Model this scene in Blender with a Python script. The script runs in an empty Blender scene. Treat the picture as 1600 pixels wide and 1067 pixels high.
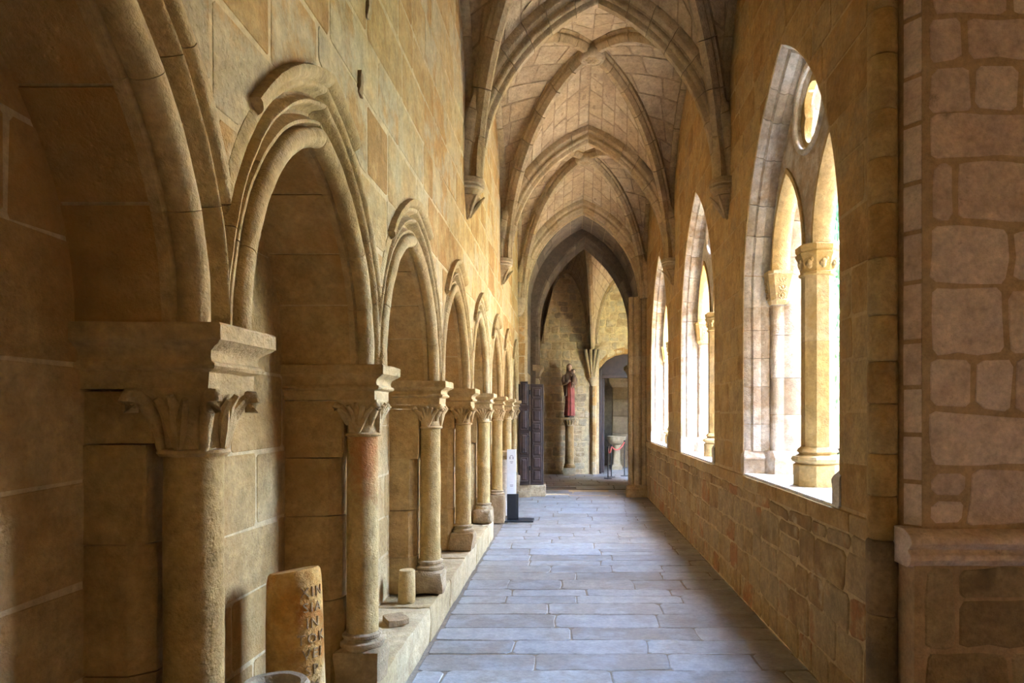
import bpy, bmesh, math, random
from mathutils import Vector, Matrix, noise
R_ = random.Random(7)
PI = math.pi
scene = bpy.context.scene
COL = scene.collection

# ------------------------------------------------------------------ camera
EYE = 1.6
cam_d = bpy.data.cameras.new('camera')
cam = bpy.data.objects.new('camera', cam_d)
COL.objects.link(cam)
cam.location = (0, 0, EYE)
cam.rotation_euler = (PI/2, 0, 0)
cam_d.sensor_width = 36.0
cam_d.lens = 24.0
cam_d.shift_x = -0.055
cam_d.shift_y = 0.0697
cam_d.clip_start = 0.02
cam_d.clip_end = 500
scene.camera = cam

# ------------------------------------------------------------------ sky, sun, exposure
world = bpy.data.worlds.new('sky')
scene.world = world
world.use_nodes = True
wn = world.node_tree
wn.nodes.clear()
wo = wn.nodes.new('ShaderNodeOutputWorld')
wb = wn.nodes.new('ShaderNodeBackground')
ws = wn.nodes.new('ShaderNodeTexSky')
ws.sky_type = 'NISHITA'
ws.sun_disc = False
ws.sun_elevation = math.radians(59)
ws.sun_rotation = math.radians(180)
ws.air_density = 1.0
ws.dust_density = 0.6
ws.ozone_density = 1.0
wb.inputs['Strength'].default_value = 0.8
wn.links.new(ws.outputs[0], wb.inputs['Color'])
wn.links.new(wb.outputs[0], wo.inputs['Surface'])

sun_d = bpy.data.lights.new('sun', 'SUN')
sun_d.energy = 6.0
sun_d.angle = math.radians(0.6)
sun_d.color = (1.0, 0.93, 0.82)
sun = bpy.data.objects.new('sun', sun_d)
COL.objects.link(sun)
sun.rotation_euler = Vector((-0.10, 0.50, -0.86)).to_track_quat('-Z', 'Y').to_euler()

scene.view_settings.view_transform = 'Standard'
scene.view_settings.look = 'None'
scene.view_settings.gamma = 1.0
scene.view_settings.use_curve_mapping = False
scene.view_settings.exposure = 5.25

# ------------------------------------------------------------------ layout
XL, XR = -0.96, 1.50            # faces of the left wall and the garth wall
XO = 2.05                       # outer face of the garth wall
ARCH_Y = [3.10, 6.42, 9.72, 13.05]
XC = 0.28                       # centre line of the vault
SPR = 3.78                      # springing height of the vault ribs
TA, TR = 1.08, 1.80             # half span and radius of the transverse arches
BOSS_Z = 5.80
PIER_Y = [1.755, 3.30, 4.98, 6.58, 8.20, 9.80, 11.40, 13.00]
BACK_X = [-1.285, -1.39, -1.32, -1.34, -1.34, -1.34, -1.34, -1.34]
IMP_T = 1.835                   # top of the imposts of the arcade
BEN_H = 0.26
WIN_Y = [4.82, 8.05, 11.30]
WIN_A, WIN_R = 1.04, 1.91
SILL = 1.07
WSPR = 2.50                     # springing of the window arches
YB = -0.50                      # wall behind the viewer
Y3 = 3.00                       # face of the corner pier
YF0, YF1 = 13.15, 15.05         # thick arch at the far end
YE = 17.80                      # far wall
ROOF = 6.35

# ------------------------------------------------------------------ materials
def nd(t, kind, **kw):
    n = t.nodes.new(kind)
    for k, v in kw.items():
        setattr(n, k, v)
    return n

TONE = (.72, .635, .525)                          # the sandstone is darker than it looks in full daylight
def stone_mat(name, cols, rough=0.9, bump=0.5, grain=1.0, stain=None, stain2=None, spread=0.35, spec=0.25, pits=0.5, tone=None):
    """cols: tints picked per stone by its own attribute and broken up by noise; stain: (rgb, scale, low, high)."""
    tone = TONE if tone is None else tone
    cols = [tuple(c*k for c, k in zip(q, tone)) for q in cols]
    m = bpy.data.materials.new(name)
    m.use_nodes = True
    t = m.node_tree
    t.nodes.clear()
    L = t.links.new
    out = nd(t, 'ShaderNodeOutputMaterial')
    bs = nd(t, 'ShaderNodeBsdfPrincipled')
    L(bs.outputs[0], out.inputs[0])
    bs.inputs['Roughness'].default_value = rough
    bs.inputs['Specular IOR Level'].default_value = spec
    geo = nd(t, 'ShaderNodeNewGeometry')
    att = nd(t, 'ShaderNodeAttribute', attribute_name='rnd')
    n1 = nd(t, 'ShaderNodeTexNoise')
    n1.inputs['Scale'].default_value = 3.2*grain
    n1.inputs['Detail'].default_value = 6
    n1.inputs['Roughness'].default_value = 0.62
    L(geo.outputs['Position'], n1.inputs['Vector'])
    mr = nd(t, 'ShaderNodeMapRange')
    mr.inputs[1].default_value = 0.3; mr.inputs[2].default_value = 0.7
    mr.inputs[3].default_value = -spread; mr.inputs[4].default_value = spread
    L(n1.outputs[0], mr.inputs[0])
    ad = nd(t, 'ShaderNodeMath', operation='ADD', use_clamp=True)
    L(att.outputs['Fac'], ad.inputs[0]); L(mr.outputs[0], ad.inputs[1])
    rp = nd(t, 'ShaderNodeValToRGB')
    e = rp.color_ramp.elements
    while len(e) > 1: e.remove(e[-1])
    for i, c in enumerate(cols):
        q = e[0] if i == 0 else e.new(i/(len(cols)-1))
        q.position = i/(len(cols)-1)
        q.color = (*c, 1)
    L(ad.outputs[0], rp.inputs[0])
    n2 = nd(t, 'ShaderNodeTexNoise')
    n2.inputs['Scale'].default_value = 38*grain
    n2.inputs['Detail'].default_value = 5
    n2.inputs['Roughness'].default_value = 0.7
    L(geo.outputs['Position'], n2.inputs['Vector'])
    mg = nd(t, 'ShaderNodeMapRange')
    mg.inputs[1].default_value = 0.25; mg.inputs[2].default_value = 0.75
    mg.inputs[3].default_value = 0.76; mg.inputs[4].default_value = 1.2
    L(n2.outputs[0], mg.inputs[0])
    n4 = nd(t, 'ShaderNodeTexNoise')
    n4.inputs['Scale'].default_value = 11*grain
    n4.inputs['Detail'].default_value = 7
    n4.inputs['Roughness'].default_value = 0.72
    L(geo.outputs['Position'], n4.inputs['Vector'])
    m4 = nd(t, 'ShaderNodeMapRange')
    m4.inputs[1].default_value = 0.32; m4.inputs[2].default_value = 0.68
    m4.inputs[3].default_value = 0.74; m4.inputs[4].default_value = 1.22
    L(n4.outputs[0], m4.inputs[0])
    mu = nd(t, 'ShaderNodeMath', operation='MULTIPLY')
    L(mg.outputs[0], mu.inputs[0]); L(m4.outputs[0], mu.inputs[1])
    mx = nd(t, 'ShaderNodeVectorMath', operation='SCALE')
    L(rp.outputs[0], mx.inputs[0]); L(mu.outputs[0], mx.inputs['Scale'])
    last = mx.outputs[0]
    for s in (stain, stain2):
        if not s: continue
        col, sc, lo, hi = s
        col = tuple(c*k for c, k in zip(col, tone))
        n3 = nd(t, 'ShaderNodeTexNoise')
        n3.inputs['Scale'].default_value = sc
        n3.inputs['Detail'].default_value = 5
        n3.inputs['Roughness'].default_value = 0.65
        of = nd(t, 'ShaderNodeVectorMath', operation='ADD')
        of.inputs[1].default_value = (sc*1.7, 3.1, sc)
        L(geo.outputs['Position'], of.inputs[0]); L(of.outputs[0], n3.inputs['Vector'])
        ms = nd(t, 'ShaderNodeMapRange')
        ms.inputs[1].default_value = lo; ms.inputs[2].default_value = hi
        L(n3.outputs[0], ms.inputs[0])
        mm = nd(t, 'ShaderNodeMix', data_type='RGBA')
        L(ms.outputs[0], mm.inputs['Factor'])
        L(last, mm.inputs['A']); mm.inputs['B'].default_value = (*col, 1)
        last = mm.outputs['Result']
    L(last, bs.inputs['Base Color'])
    vo = nd(t, 'ShaderNodeTexVoronoi')
    vo.inputs['Scale'].default_value = 55*grain
    L(geo.outputs['Position'], vo.inputs['Vector'])
    pm = nd(t, 'ShaderNodeMapRange')
    pm.inputs[1].default_value = 0.05; pm.inputs[2].default_value = 0.35
    pm.inputs[3].default_value = -pits; pm.inputs[4].default_value = 0
    L(vo.outputs['Distance'], pm.inputs[0])
    hs = nd(t, 'ShaderNodeMath', operation='MULTIPLY_ADD')
    L(pm.outputs[0], hs.inputs[0]); hs.inputs[1].default_value = 0.5
    L(n2.outputs[0], hs.inputs[2])
    h2 = nd(t, 'ShaderNodeMath', operation='MULTIPLY_ADD')
    L(n1.outputs[0], h2.inputs[0]); h2.inputs[1].default_value = 2.0
    h3 = nd(t, 'ShaderNodeMath', operation='MULTIPLY_ADD')
    L(n4.outputs[0], h3.inputs[0]); h3.inputs[1].default_value = 1.6; L(hs.outputs[0], h3.inputs[2])
    L(h3.outputs[0], h2.inputs[2])
    bp = nd(t, 'ShaderNodeBump')
    bp.inputs['Strength'].default_value = bump
    bp.inputs['Distance'].default_value = 0.02
    L(h2.outputs[0], bp.inputs['Height']); L(bp.outputs[0], bs.inputs['Normal'])
    return m

def plain_mat(name, col, rough=0.6, metal=0.0, var=0.15, scale=20, bump=0.0, spec=0.4):
    m = bpy.data.materials.new(name)
    m.use_nodes = True
    t = m.node_tree
    bs = t.nodes['Principled BSDF']
    bs.inputs['Roughness'].default_value = rough
    bs.inputs['Metallic'].default_value = metal
    bs.inputs['Specular IOR Level'].default_value = spec
    tc = nd(t, 'ShaderNodeTexCoord')
    n = nd(t, 'ShaderNodeTexNoise')
    n.inputs['Scale'].default_value = scale; n.inputs['Detail'].default_value = 4
    t.links.new(tc.outputs['Object'], n.inputs['Vector'])
    mr = nd(t, 'ShaderNodeMapRange')
    mr.inputs[1].default_value = 0.3; mr.inputs[2].default_value = 0.7
    mr.inputs[3].default_value = 1-var; mr.inputs[4].default_value = 1+var
    t.links.new(n.outputs[0], mr.inputs[0])
    sc = nd(t, 'ShaderNodeVectorMath', operation='SCALE')
    sc.inputs[0].default_value = col
    t.links.new(mr.outputs[0], sc.inputs['Scale'])
    t.links.new(sc.outputs[0], bs.inputs['Base Color'])
    if bump:
        b = nd(t, 'ShaderNodeBump')
        b.inputs['Strength'].default_value = bump; b.inputs['Distance'].default_value = 0.01
        t.links.new(n.outputs[0], b.inputs['Height']); t.links.new(b.outputs[0], bs.inputs['Normal'])
    return m

M = {}
M['left'] = stone_mat('golden_sandstone', [(.46,.27,.10), (.56,.38,.17), (.60,.44,.23), (.61,.49,.30), (.58,.49,.34), (.56,.35,.14)],
                      stain=((.55,.32,.11), 1.1, .56, .74))
M['mortar_left'] = stone_mat('pale_lime_mortar', [(.66,.51,.31), (.72,.60,.41)], bump=.3)
M['arch'] = stone_mat('worn_moulded_sandstone', [(.52,.37,.18), (.59,.44,.24), (.64,.50,.30)], stain=((.44,.29,.12), 1.6, .55, .75), spread=.5)
M['pier'] = stone_mat('plastered_pier_stone', [(.46,.31,.14), (.54,.38,.18), (.58,.44,.23)], stain=((.40,.25,.10), 1.8, .52, .74), spread=.5)
M['niche'] = stone_mat('niche_stone', [(.50,.34,.15), (.56,.40,.20), (.62,.48,.27)], stain=((.50,.28,.09), 1.3, .50, .72), spread=.5)
M['column'] = stone_mat('lichened_column_stone', [(.50,.35,.15), (.60,.44,.21), (.64,.50,.29)], stain=((.42,.30,.11), 2.6, .50, .70), spread=.5, bump=.5)
M['base'] = stone_mat('dark_worn_base_stone', [(.40,.29,.17), (.50,.39,.25), (.56,.45,.31)], stain=((.26,.18,.10), 2.8, .50, .68), spread=.5, bump=.6)
M['bench'] = stone_mat('bench_stone', [(.46,.35,.19), (.54,.42,.25), (.58,.47,.30)], stain=((.36,.26,.14), 3.0, .52, .70), spread=.5)
M['right'] = stone_mat('garth_wall_stone', [(.40,.25,.10), (.50,.34,.15), (.56,.40,.19), (.54,.41,.22), (.46,.34,.19), (.55,.36,.15)],
                       stain=((.38,.23,.08), 1.4, .50, .72), stain2=((.36,.30,.22), 1.0, .60, .72))
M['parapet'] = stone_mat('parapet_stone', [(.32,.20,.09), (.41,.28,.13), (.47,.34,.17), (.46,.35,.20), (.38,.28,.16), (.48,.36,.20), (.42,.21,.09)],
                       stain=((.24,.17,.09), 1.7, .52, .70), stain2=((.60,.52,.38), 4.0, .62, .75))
M['mortar_right'] = stone_mat('buff_mortar', [(.56,.42,.24), (.63,.50,.31)], bump=.4)
M['corner'] = stone_mat('rosy_pier_stone', [(.47,.36,.28), (.55,.44,.35), (.56,.46,.37), (.50,.38,.29)], stain=((.20,.16,.12), 7.0, .66, .74), bump=.5, tone=(1.06,.97,.96))
M['corner_low'] = stone_mat('dark_pier_foot_stone', [(.28,.20,.12), (.38,.28,.17), (.46,.36,.24)], stain=((.16,.12,.08), 2.2, .50, .66), stain2=((.52,.42,.28), 4.0, .60, .72), bump=.6)
M['mortar_corner'] = stone_mat('brown_ribbon_mortar', [(.46,.32,.20), (.54,.40,.27)], bump=.4)
M['rib'] = stone_mat('rib_stone', [(.44,.32,.17), (.50,.38,.22), (.54,.43,.27), (.48,.38,.25)], stain=((.30,.23,.15), 1.8, .56, .72), spread=.25, tone=(.70,.635,.56))
M['web'] = stone_mat('vault_web_stone', [(.52,.39,.24), (.58,.45,.28), (.61,.49,.33), (.48,.36,.23)], stain=((.36,.27,.18), 2.0, .60, .74), tone=(.70,.635,.56))
M['mortar_web'] = stone_mat('grey_vault_mortar', [(.32,.24,.16), (.40,.31,.21)], bump=.3)
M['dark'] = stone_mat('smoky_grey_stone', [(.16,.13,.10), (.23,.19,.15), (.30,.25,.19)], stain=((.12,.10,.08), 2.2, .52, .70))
M['end'] = stone_mat('rubble_stone', [(.40,.30,.18), (.52,.42,.28), (.42,.37,.28), (.56,.45,.28), (.32,.27,.20)], stain=((.58,.50,.38), 2.0, .58, .72), tone=(1,.90,.74))
M['mortar_end'] = stone_mat('wide_rubble_mortar', [(.52,.41,.25), (.58,.47,.30)], bump=.4, tone=(1,.90,.74))
M['floor'] = stone_mat('worn_paving_stone', [(.30,.25,.20), (.36,.33,.30), (.42,.39,.36), (.46,.42,.37), (.36,.30,.24), (.44,.38,.31)], rough=.45, bump=.22,
                       stain=((.27,.21,.16), 1.6, .55, .75), spec=.5, pits=.2, tone=(.56,.55,.55))
M['joint'] = stone_mat('earthy_floor_joint', [(.24,.20,.16), (.32,.27,.22)], rough=.85, bump=.4)
M['window'] = stone_mat('window_stone', [(.46,.36,.26), (.56,.48,.39), (.64,.57,.49), (.44,.32,.21), (.60,.54,.47)], stain=((.34,.27,.20), 2.4, .55, .70), tone=(.90,.88,.86))
M['mullion'] = stone_mat('golden_mullion_stone', [(.58,.42,.18), (.64,.49,.25), (.64,.51,.30)], stain=((.50,.34,.12), 3.0, .55, .72), bump=.45)
M['sill'] = stone_mat('pale_sill_stone', [(.58,.52,.44), (.66,.60,.52)], bump=.3, tone=(1,1,1))
M['drum'] = stone_mat('ochre_column_fragment', [(.46,.24,.06), (.54,.34,.13), (.58,.46,.30)], stain=((.36,.14,.02), 5.0, .48, .62), bump=.5, spread=.6, tone=(.95,.85,.66))
M['letter'] = stone_mat('cut_letter_stone', [(.40,.24,.10), (.48,.33,.18)], bump=.4)
M['mortarium'] = stone_mat('grey_hollow_stone', [(.40,.33,.24), (.52,.45,.34)], bump=.5)
M['outside'] = stone_mat('sunlit_court_stone', [(.62,.55,.44), (.70,.63,.52)], bump=.3, tone=(1,1,1))
M['gravel'] = stone_mat('pale_gravel', [(.52,.47,.38), (.62,.57,.48)], bump=.5, tone=(1,1,1))
M['wood'] = plain_mat('dark_oak', (.034,.019,.014), .5, var=.35, scale=9, bump=.3)
M['wood2'] = plain_mat('dark_oak_panel', (.050,.028,.021), .45, var=.3, scale=14, bump=.3)
M['iron'] = plain_mat('wrought_iron', (.03,.03,.03), .5, metal=.6)
M['black'] = plain_mat('black_plastic', (.018,.019,.022), .4)
M['white'] = plain_mat('white_sign_panel', (.62,.62,.60), .5, var=.04)
M['print'] = plain_mat('grey_print', (.16,.16,.17), .6, var=.02)
M['rope'] = plain_mat('red_rope', (.38,.06,.04), .8, bump=.4, scale=120)
M['post'] = plain_mat('dark_metal_post', (.03,.028,.028), .4, metal=.5)
M['robe'] = plain_mat('red_painted_wood', (.30,.065,.045), .55, var=.3, scale=8, bump=.2)
M['mantle'] = plain_mat('brown_painted_wood', (.22,.135,.085), .55, var=.3, scale=8, bump=.2)
M['flesh'] = plain_mat('carnation_painted_wood', (.56,.36,.24), .5, var=.12, scale=10)
M['leaf'] = plain_mat('cypress_green', (.05,.16,.06), .7, var=.5, scale=6)
M['trunk'] = plain_mat('bark', (.12,.08,.05), .9, var=.3)
M['grass'] = plain_mat('lawn_green', (.10,.18,.05), .9, var=.4, scale=3)
M['tile'] = plain_mat('clay_roof_tile', (.42,.22,.13), .8, var=.3)

def red_column_mat():
    m = M['column'].copy(); m.name = 'column_stone_with_red_stain'
    t = m.node_tree; L = t.links.new
    bs = [n for n in t.nodes if n.type == 'BSDF_PRINCIPLED'][0]
    src = bs.inputs['Base Color'].links[0].from_socket
    geo = nd(t, 'ShaderNodeNewGeometry')
    d = nd(t, 'ShaderNodeVectorMath', operation='DISTANCE')
    d.inputs[1].default_value = (-0.99, 3.37, 1.40)
    mpv = nd(t, 'ShaderNodeVectorMath', operation='MULTIPLY_ADD')
    mpv.inputs[1].default_value = (1, 1, .42); mpv.inputs[2].default_value = (0, 0, 1.40*.58)
    L(geo.outputs['Position'], mpv.inputs[0]); L(mpv.outputs[0], d.inputs[0])
    n = nd(t, 'ShaderNodeTexNoise'); n.inputs['Scale'].default_value = 22; n.inputs['Detail'].default_value = 6
    L(geo.outputs['Position'], n.inputs['Vector'])
    a = nd(t, 'ShaderNodeMath', operation='MULTIPLY_ADD')
    L(n.outputs[0], a.inputs[0]); a.inputs[1].default_value = .16; L(d.outputs['Value'], a.inputs[2])
    mr = nd(t, 'ShaderNodeMapRange')
    mr.inputs[1].default_value = .11; mr.inputs[2].default_value = .20; mr.inputs[3].default_value = .68; mr.inputs[4].default_value = 0
    L(a.outputs[0], mr.inputs[0])
    mm = nd(t, 'ShaderNodeMix', data_type='RGBA')
    L(mr.outputs[0], mm.inputs['Factor']); L(src, mm.inputs['A']); mm.inputs['B'].default_value = (.40,.12,.03,1)
    L(mm.outputs['Result'], bs.inputs['Base Color'])
    return m
M['column_red'] = red_column_mat()

# ------------------------------------------------------------------ helpers
def link(name, me, mat=None, parent=None, smooth=False, rnd=None):
    if mat is not None:
        me.materials.append(M[mat] if isinstance(mat, str) else mat)
    if smooth:
        me.polygons.foreach_set('use_smooth', [True]*len(me.polygons))
    if rnd is None: rnd = R_.random()
    if rnd is not False and 'rnd' not in me.attributes:
        a = me.attributes.new('rnd', 'FLOAT', 'POINT')
        a.data.foreach_set('value', [rnd]*len(me.vertices))
    o = bpy.data.objects.new(name, me)
    COL.objects.link(o)
    if parent is not None: o.parent = parent
    return o

def pyobj(name, verts, faces, mat, parent=None, smooth=False, rnd=None, fix=True):
    me = bpy.data.meshes.new(name)
    if fix:
        bm = bmesh.new()
        vs = [bm.verts.new(v) for v in verts]
        for f in faces:
            try: bm.faces.new([vs[i] for i in f])
            except ValueError: pass
        bmesh.ops.remove_doubles(bm, verts=bm.verts, dist=1e-5)
        bmesh.ops.recalc_face_normals(bm, faces=bm.faces)
        bm.to_mesh(me); bm.free()
    else:
        me.from_pydata([tuple(v) for v in verts], [], faces)
    return link(name, me, mat, parent, smooth, rnd)

def bmobj(name, bm, mat, parent=None, smooth=False, rnd=None):
    bmesh.ops.recalc_face_normals(bm, faces=bm.faces)
    me = bpy.data.meshes.new(name)
    bm.to_mesh(me); bm.free()
    return link(name, me, mat, parent, smooth, rnd)

def tag(o, label=None, cat=None, group=None, kind=None):
    if label: o['label'] = label
    if cat: o['category'] = cat
    if group: o['group'] = group
    if kind: o['kind'] = kind
    return o

def empty(name, loc=(0,0,0)):
    o = bpy.data.objects.new(name, None)
    o.empty_display_size = .1
    COL.objects.link(o)
    o.location = loc
    return o

def thing(name, label, cat, group=None):
    return tag(empty(name), label, cat, group)

def struct(o): o['kind'] = 'structure'; return o

def autosmooth(o, ang=40):
    me = o.data
    me.polygons.foreach_set('use_smooth', [True]*len(me.polygons))
    bm = bmesh.new(); bm.from_mesh(me)
    c = math.radians(ang)
    for e in bm.edges:
        if len(e.link_faces) == 2 and e.calc_face_angle(0) > c: e.smooth = False
    bm.to_mesh(me); bm.free()
    return o

def bm_box(bm, x0, x1, y0, y1, z0, z1):
    v = [bm.verts.new(p) for p in ((x0,y0,z0),(x1,y0,z0),(x1,y1,z0),(x0,y1,z0),(x0,y0,z1),(x1,y0,z1),(x1,y1,z1),(x0,y1,z1))]
    for f in ((0,3,2,1),(4,5,6,7),(0,1,5,4),(1,2,6,5),(2,3,7,6),(3,0,4,7)):
        bm.faces.new([v[i] for i in f])
    return v

def box(name, x0, x1, y0, y1, z0, z1, mat, parent=None, bev=0.0, rnd=None):
    bm = bmesh.new()
    bm_box(bm, x0, x1, y0, y1, z0, z1)
    if bev: bmesh.ops.bevel(bm, geom=list(bm.edges), offset=bev, segments=2, affect='EDGES', profile=.6)
    return bmobj(name, bm, mat, parent, rnd=rnd)

def rough_block(name, x0, x1, y0, y1, z0, z1, mat, parent=None, cuts=4, bev=.02, amp=.01, freq=6.0, rnd=None, seed=0.0):
    """a worn block: bevelled, subdivided and pushed about by noise."""
    bm = bmesh.new()
    bm_box(bm, x0, x1, y0, y1, z0, z1)
    bmesh.ops.bevel(bm, geom=list(bm.edges), offset=bev, segments=2, affect='EDGES', profile=.6)
    es = [e for e in bm.edges if e.calc_length() > max(x1-x0, y1-y0, z1-z0)/cuts]
    bmesh.ops.subdivide_edges(bm, edges=es, cuts=cuts-1, use_grid_fill=True)
    for v in bm.verts:
        v.co += noise.noise_vector(v.co*freq + Vector((seed, seed*1.3, 0)))*amp
    o = bmobj(name, bm, mat, parent, rnd=rnd)
    return autosmooth(o, 50)

def lathe(name, prof, mat, parent=None, n=24, loc=(0,0,0), smooth=True, rnd=None, amp=0.0, freq=8.0, ang0=0.0, sq=None):
    """prof: (radius, z) pairs from the foot up; sq gives a polygonal section (8 = octagon)."""
    vs, fs = [], []
    for r, z in prof:
        for i in range(n):
            a = 2*PI*i/n + ang0
            p = Vector((loc[0]+r*math.cos(a), loc[1]+r*math.sin(a), loc[2]+z))
            if amp: 
                q = noise.noise_vector(p*freq)*amp
                p += Vector((q.x, q.y, q.z*.3))
            vs.append(p)
    for j in range(len(prof)-1):
        for i in range(n):
            k = (i+1) % n
            fs.append((j*n+i, j*n+k, (j+1)*n+k, (j+1)*n+i))
    fs.append(tuple(range(n-1, -1, -1)))
    fs.append(tuple((len(prof)-1)*n+i for i in range(n)))
    o = pyobj(name, vs, fs, mat, parent, rnd=rnd)
    return autosmooth(o, 42) if smooth else o

def stack(name, rings, mat, parent=None, rnd=None, smooth=0, amp=0.0, freq=7.0):
    """closed skin through a list of rings with equal vertex counts."""
    n = len(rings[0]); vs = []; fs = []
    for r in rings:
        for p in r:
            p = Vector(p)
            if amp: p = p + noise.noise_vector(p*freq)*amp
            vs.append(p)
    for j in range(len(rings)-1):
        for i in range(n):
            k = (i+1) % n
            fs.append((j*n+i, j*n+k, (j+1)*n+k, (j+1)*n+i))
    fs.append(tuple(range(n-1, -1, -1))); fs.append(tuple((len(rings)-1)*n+i for i in range(n)))
    o = pyobj(name, vs, fs, mat, parent, rnd=rnd)
    return autosmooth(o, smooth) if smooth else o

def rect_ring(x0, x1, y0, y1, z, nx=1, ny=1):
    p = []
    for i in range(ny): p.append((x0, y1+(y0-y1)*i/ny, z))
    for i in range(nx): p.append((x0+(x1-x0)*i/nx, y0, z))
    for i in range(ny): p.append((x1, y0+(y1-y0)*i/ny, z))
    for i in range(nx): p.append((x1+(x0-x1)*i/nx, y1, z))
    return p

def tube(name, pts, rad, mat, parent=None, n=8, rnd=None, smooth=True):
    """round tube along points; rad a number or one per point."""
    pts = [Vector(p) for p in pts]
    if not isinstance(rad, (list, tuple)): rad = [rad]*len(pts)
    rings = []
    up = Vector((0, 0, 1))
    for i, p in enumerate(pts):
        d = (pts[min(i+1, len(pts)-1)] - pts[max(i-1, 0)]).normalized()
        s = d.cross(up)
        if s.length < 1e-3: s = d.cross(Vector((1, 0, 0)))
        s.normalize(); t = s.cross(d)
        rings.append([p + s*math.cos(2*PI*k/n)*rad[i] + t*math.sin(2*PI*k/n)*rad[i] for k in range(n)])
    return stack(name, rings, mat, parent, rnd, smooth=50 if smooth else 0)

def sphere_bm(bm, c, rx, ry, rz, u=12, v=8):
    r = bmesh.ops.create_uvsphere(bm, u_segments=u, v_segments=v, radius=1)
    for q in r['verts']: q.co = Vector((c[0]+q.co.x*rx, c[1]+q.co.y*ry, c[2]+q.co.z*rz))
    return r['verts']

# flat shapes with holes: filled 2D curve made into a mesh
def plate(name, outlines, depth, M4, mat, parent=None, rnd=None):
    cu = bpy.data.curves.new('tmp', 'CURVE')
    cu.dimensions = '2D'; cu.fill_mode = 'BOTH'; cu.extrude = depth/2
    for pts in outlines:
        s = cu.splines.new('POLY')
        s.points.add(len(pts)-1)
        for q, p in zip(s.points, pts): q.co = (p[0], p[1], 0, 1)
        s.use_cyclic_u = True
    ob = bpy.data.objects.new('tmp', cu)
    COL.objects.link(ob)
    dg = bpy.context.evaluated_depsgraph_get()
    me = bpy.data.meshes.new_from_object(ob.evaluated_get(dg))
    bpy.data.objects.remove(ob); bpy.data.curves.remove(cu)
    me.transform(M4)
    me.materials.clear()
    me.name = name
    return link(name, me, mat, parent, rnd=rnd)

# (u, v, w) -> world: plane facing corridor from the left (normal +X), u = Y, v = Z
def MX(x): return Matrix(((0,0,1,x),(1,0,0,0),(0,1,0,0),(0,0,0,1)))
# plane across the corridor, u = X, v = Z, w = -Y
def MY(y): return Matrix(((1,0,0,0),(0,0,-1,y),(0,1,0,0),(0,0,0,1)))

def pointed(cu, a, R, z0, zbot, n=18):
    """outline of a pointed arch opening, from the left foot over the apex to the right foot."""
    th = math.acos((R-a)/R)
    p = [(cu-a, zbot)]
    for i in range(n+1):
        t = th*i/n
        p.append((cu-R*math.cos(t)+(R-a), z0+R*math.sin(t)))
    for i in range(n-1, -1, -1):
        t = th*i/n
        p.append((cu+R*math.cos(t)-(R-a), z0+R*math.sin(t)))
    p.append((cu+a, zbot))
    return p

# ------------------------------------------------------------------ stones laid on a surface
def area(p):
    return .5*sum(p[i][0]*p[(i+1) % len(p)][1]-p[(i+1) % len(p)][0]*p[i][1] for i in range(len(p)))

def clip_half(poly, a, b, off):
    """keep the part of poly to the left of a->b moved off to the left."""
    dx, dy = b[0]-a[0], b[1]-a[1]
    l = math.hypot(dx, dy)
    if l < 1e-9: return poly
    nx, ny = -dy/l, dx/l
    d = [(p[0]-a[0])*nx+(p[1]-a[1])*ny-off for p in poly]
    out = []
    for i in range(len(poly)):
        j = (i+1) % len(poly)
        if d[i] >= 0: out.append(poly[i])
        if (d[i] >= 0) != (d[j] >= 0):
            s = d[i]/(d[i]-d[j])
            out.append((poly[i][0]+(poly[j][0]-poly[i][0])*s, poly[i][1]+(poly[j][1]-poly[i][1])*s))
    return out

def cut_hole(poly, hole, off):
    """part of a convex stone outside a convex hole (hole listed clockwise: left foot, apex, right foot)."""
    hx0 = min(p[0] for p in hole)-off; hx1 = max(p[0] for p in hole)+off
    hy1 = max(p[1] for p in hole)+off; hy0 = min(p[1] for p in hole)-off
    if max(p[0] for p in poly) <= hx0 or min(p[0] for p in poly) >= hx1 or min(p[1] for p in poly) >= hy1 or max(p[1] for p in poly) <= hy0:
        return poly
    best, ba = [], 0
    for i in range(len(hole)):
        c = clip_half(poly, hole[i], hole[(i+1) % len(hole)], off)
        if len(c) > 2:
            A = abs(area(c))
            if A > ba: best, ba = c, A
    return best

def lay(u0, u1, v0, v1, hs, ls, rng, gap=.012, wob=.01, skew=.0, holes=(), hoff=.01, amin=.004, mod=None):
    """courses of stones as polygons in (u, v)."""
    out = []
    v = v0
    while v < v1-.03:
        h = rng.uniform(*hs)
        if v+h > v1-hs[0]*.5: h = v1-v
        u = u0 - rng.uniform(0, ls[1]*.7)
        while u < u1:
            l = rng.uniform(*ls)
            a, b = max(u, u0), min(u+l, u1)
            if b-a > .06:
                j = lambda: rng.uniform(-wob, wob)
                q = [(a+gap/2+j()*.5, v+gap/2+j()), (b-gap/2+j()*.5, v+gap/2+j()), (b-gap/2+j()*.5, v+h-gap/2+j()), (a+gap/2+j()*.5, v+h-gap/2+j())]
                if h > hs[0]*1.5 and rng.random() < .12:      # a pair of thin stones in one course
                    m = v+h*rng.uniform(.4, .6)
                    qs = [[q[0], q[1], (q[2][0], m-gap/2), (q[3][0], m-gap/2)], [(q[0][0], m+gap/2), (q[1][0], m+gap/2), q[2], q[3]]]
                else: qs = [q]
                for q in qs:
                    for hl in holes:
                        if len(q) > 2: q = cut_hole(q, hl, hoff)
                    if len(q) > 2 and abs(area(q)) > amin: out.append(q)
            u += l
        v += h
    return out

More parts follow.
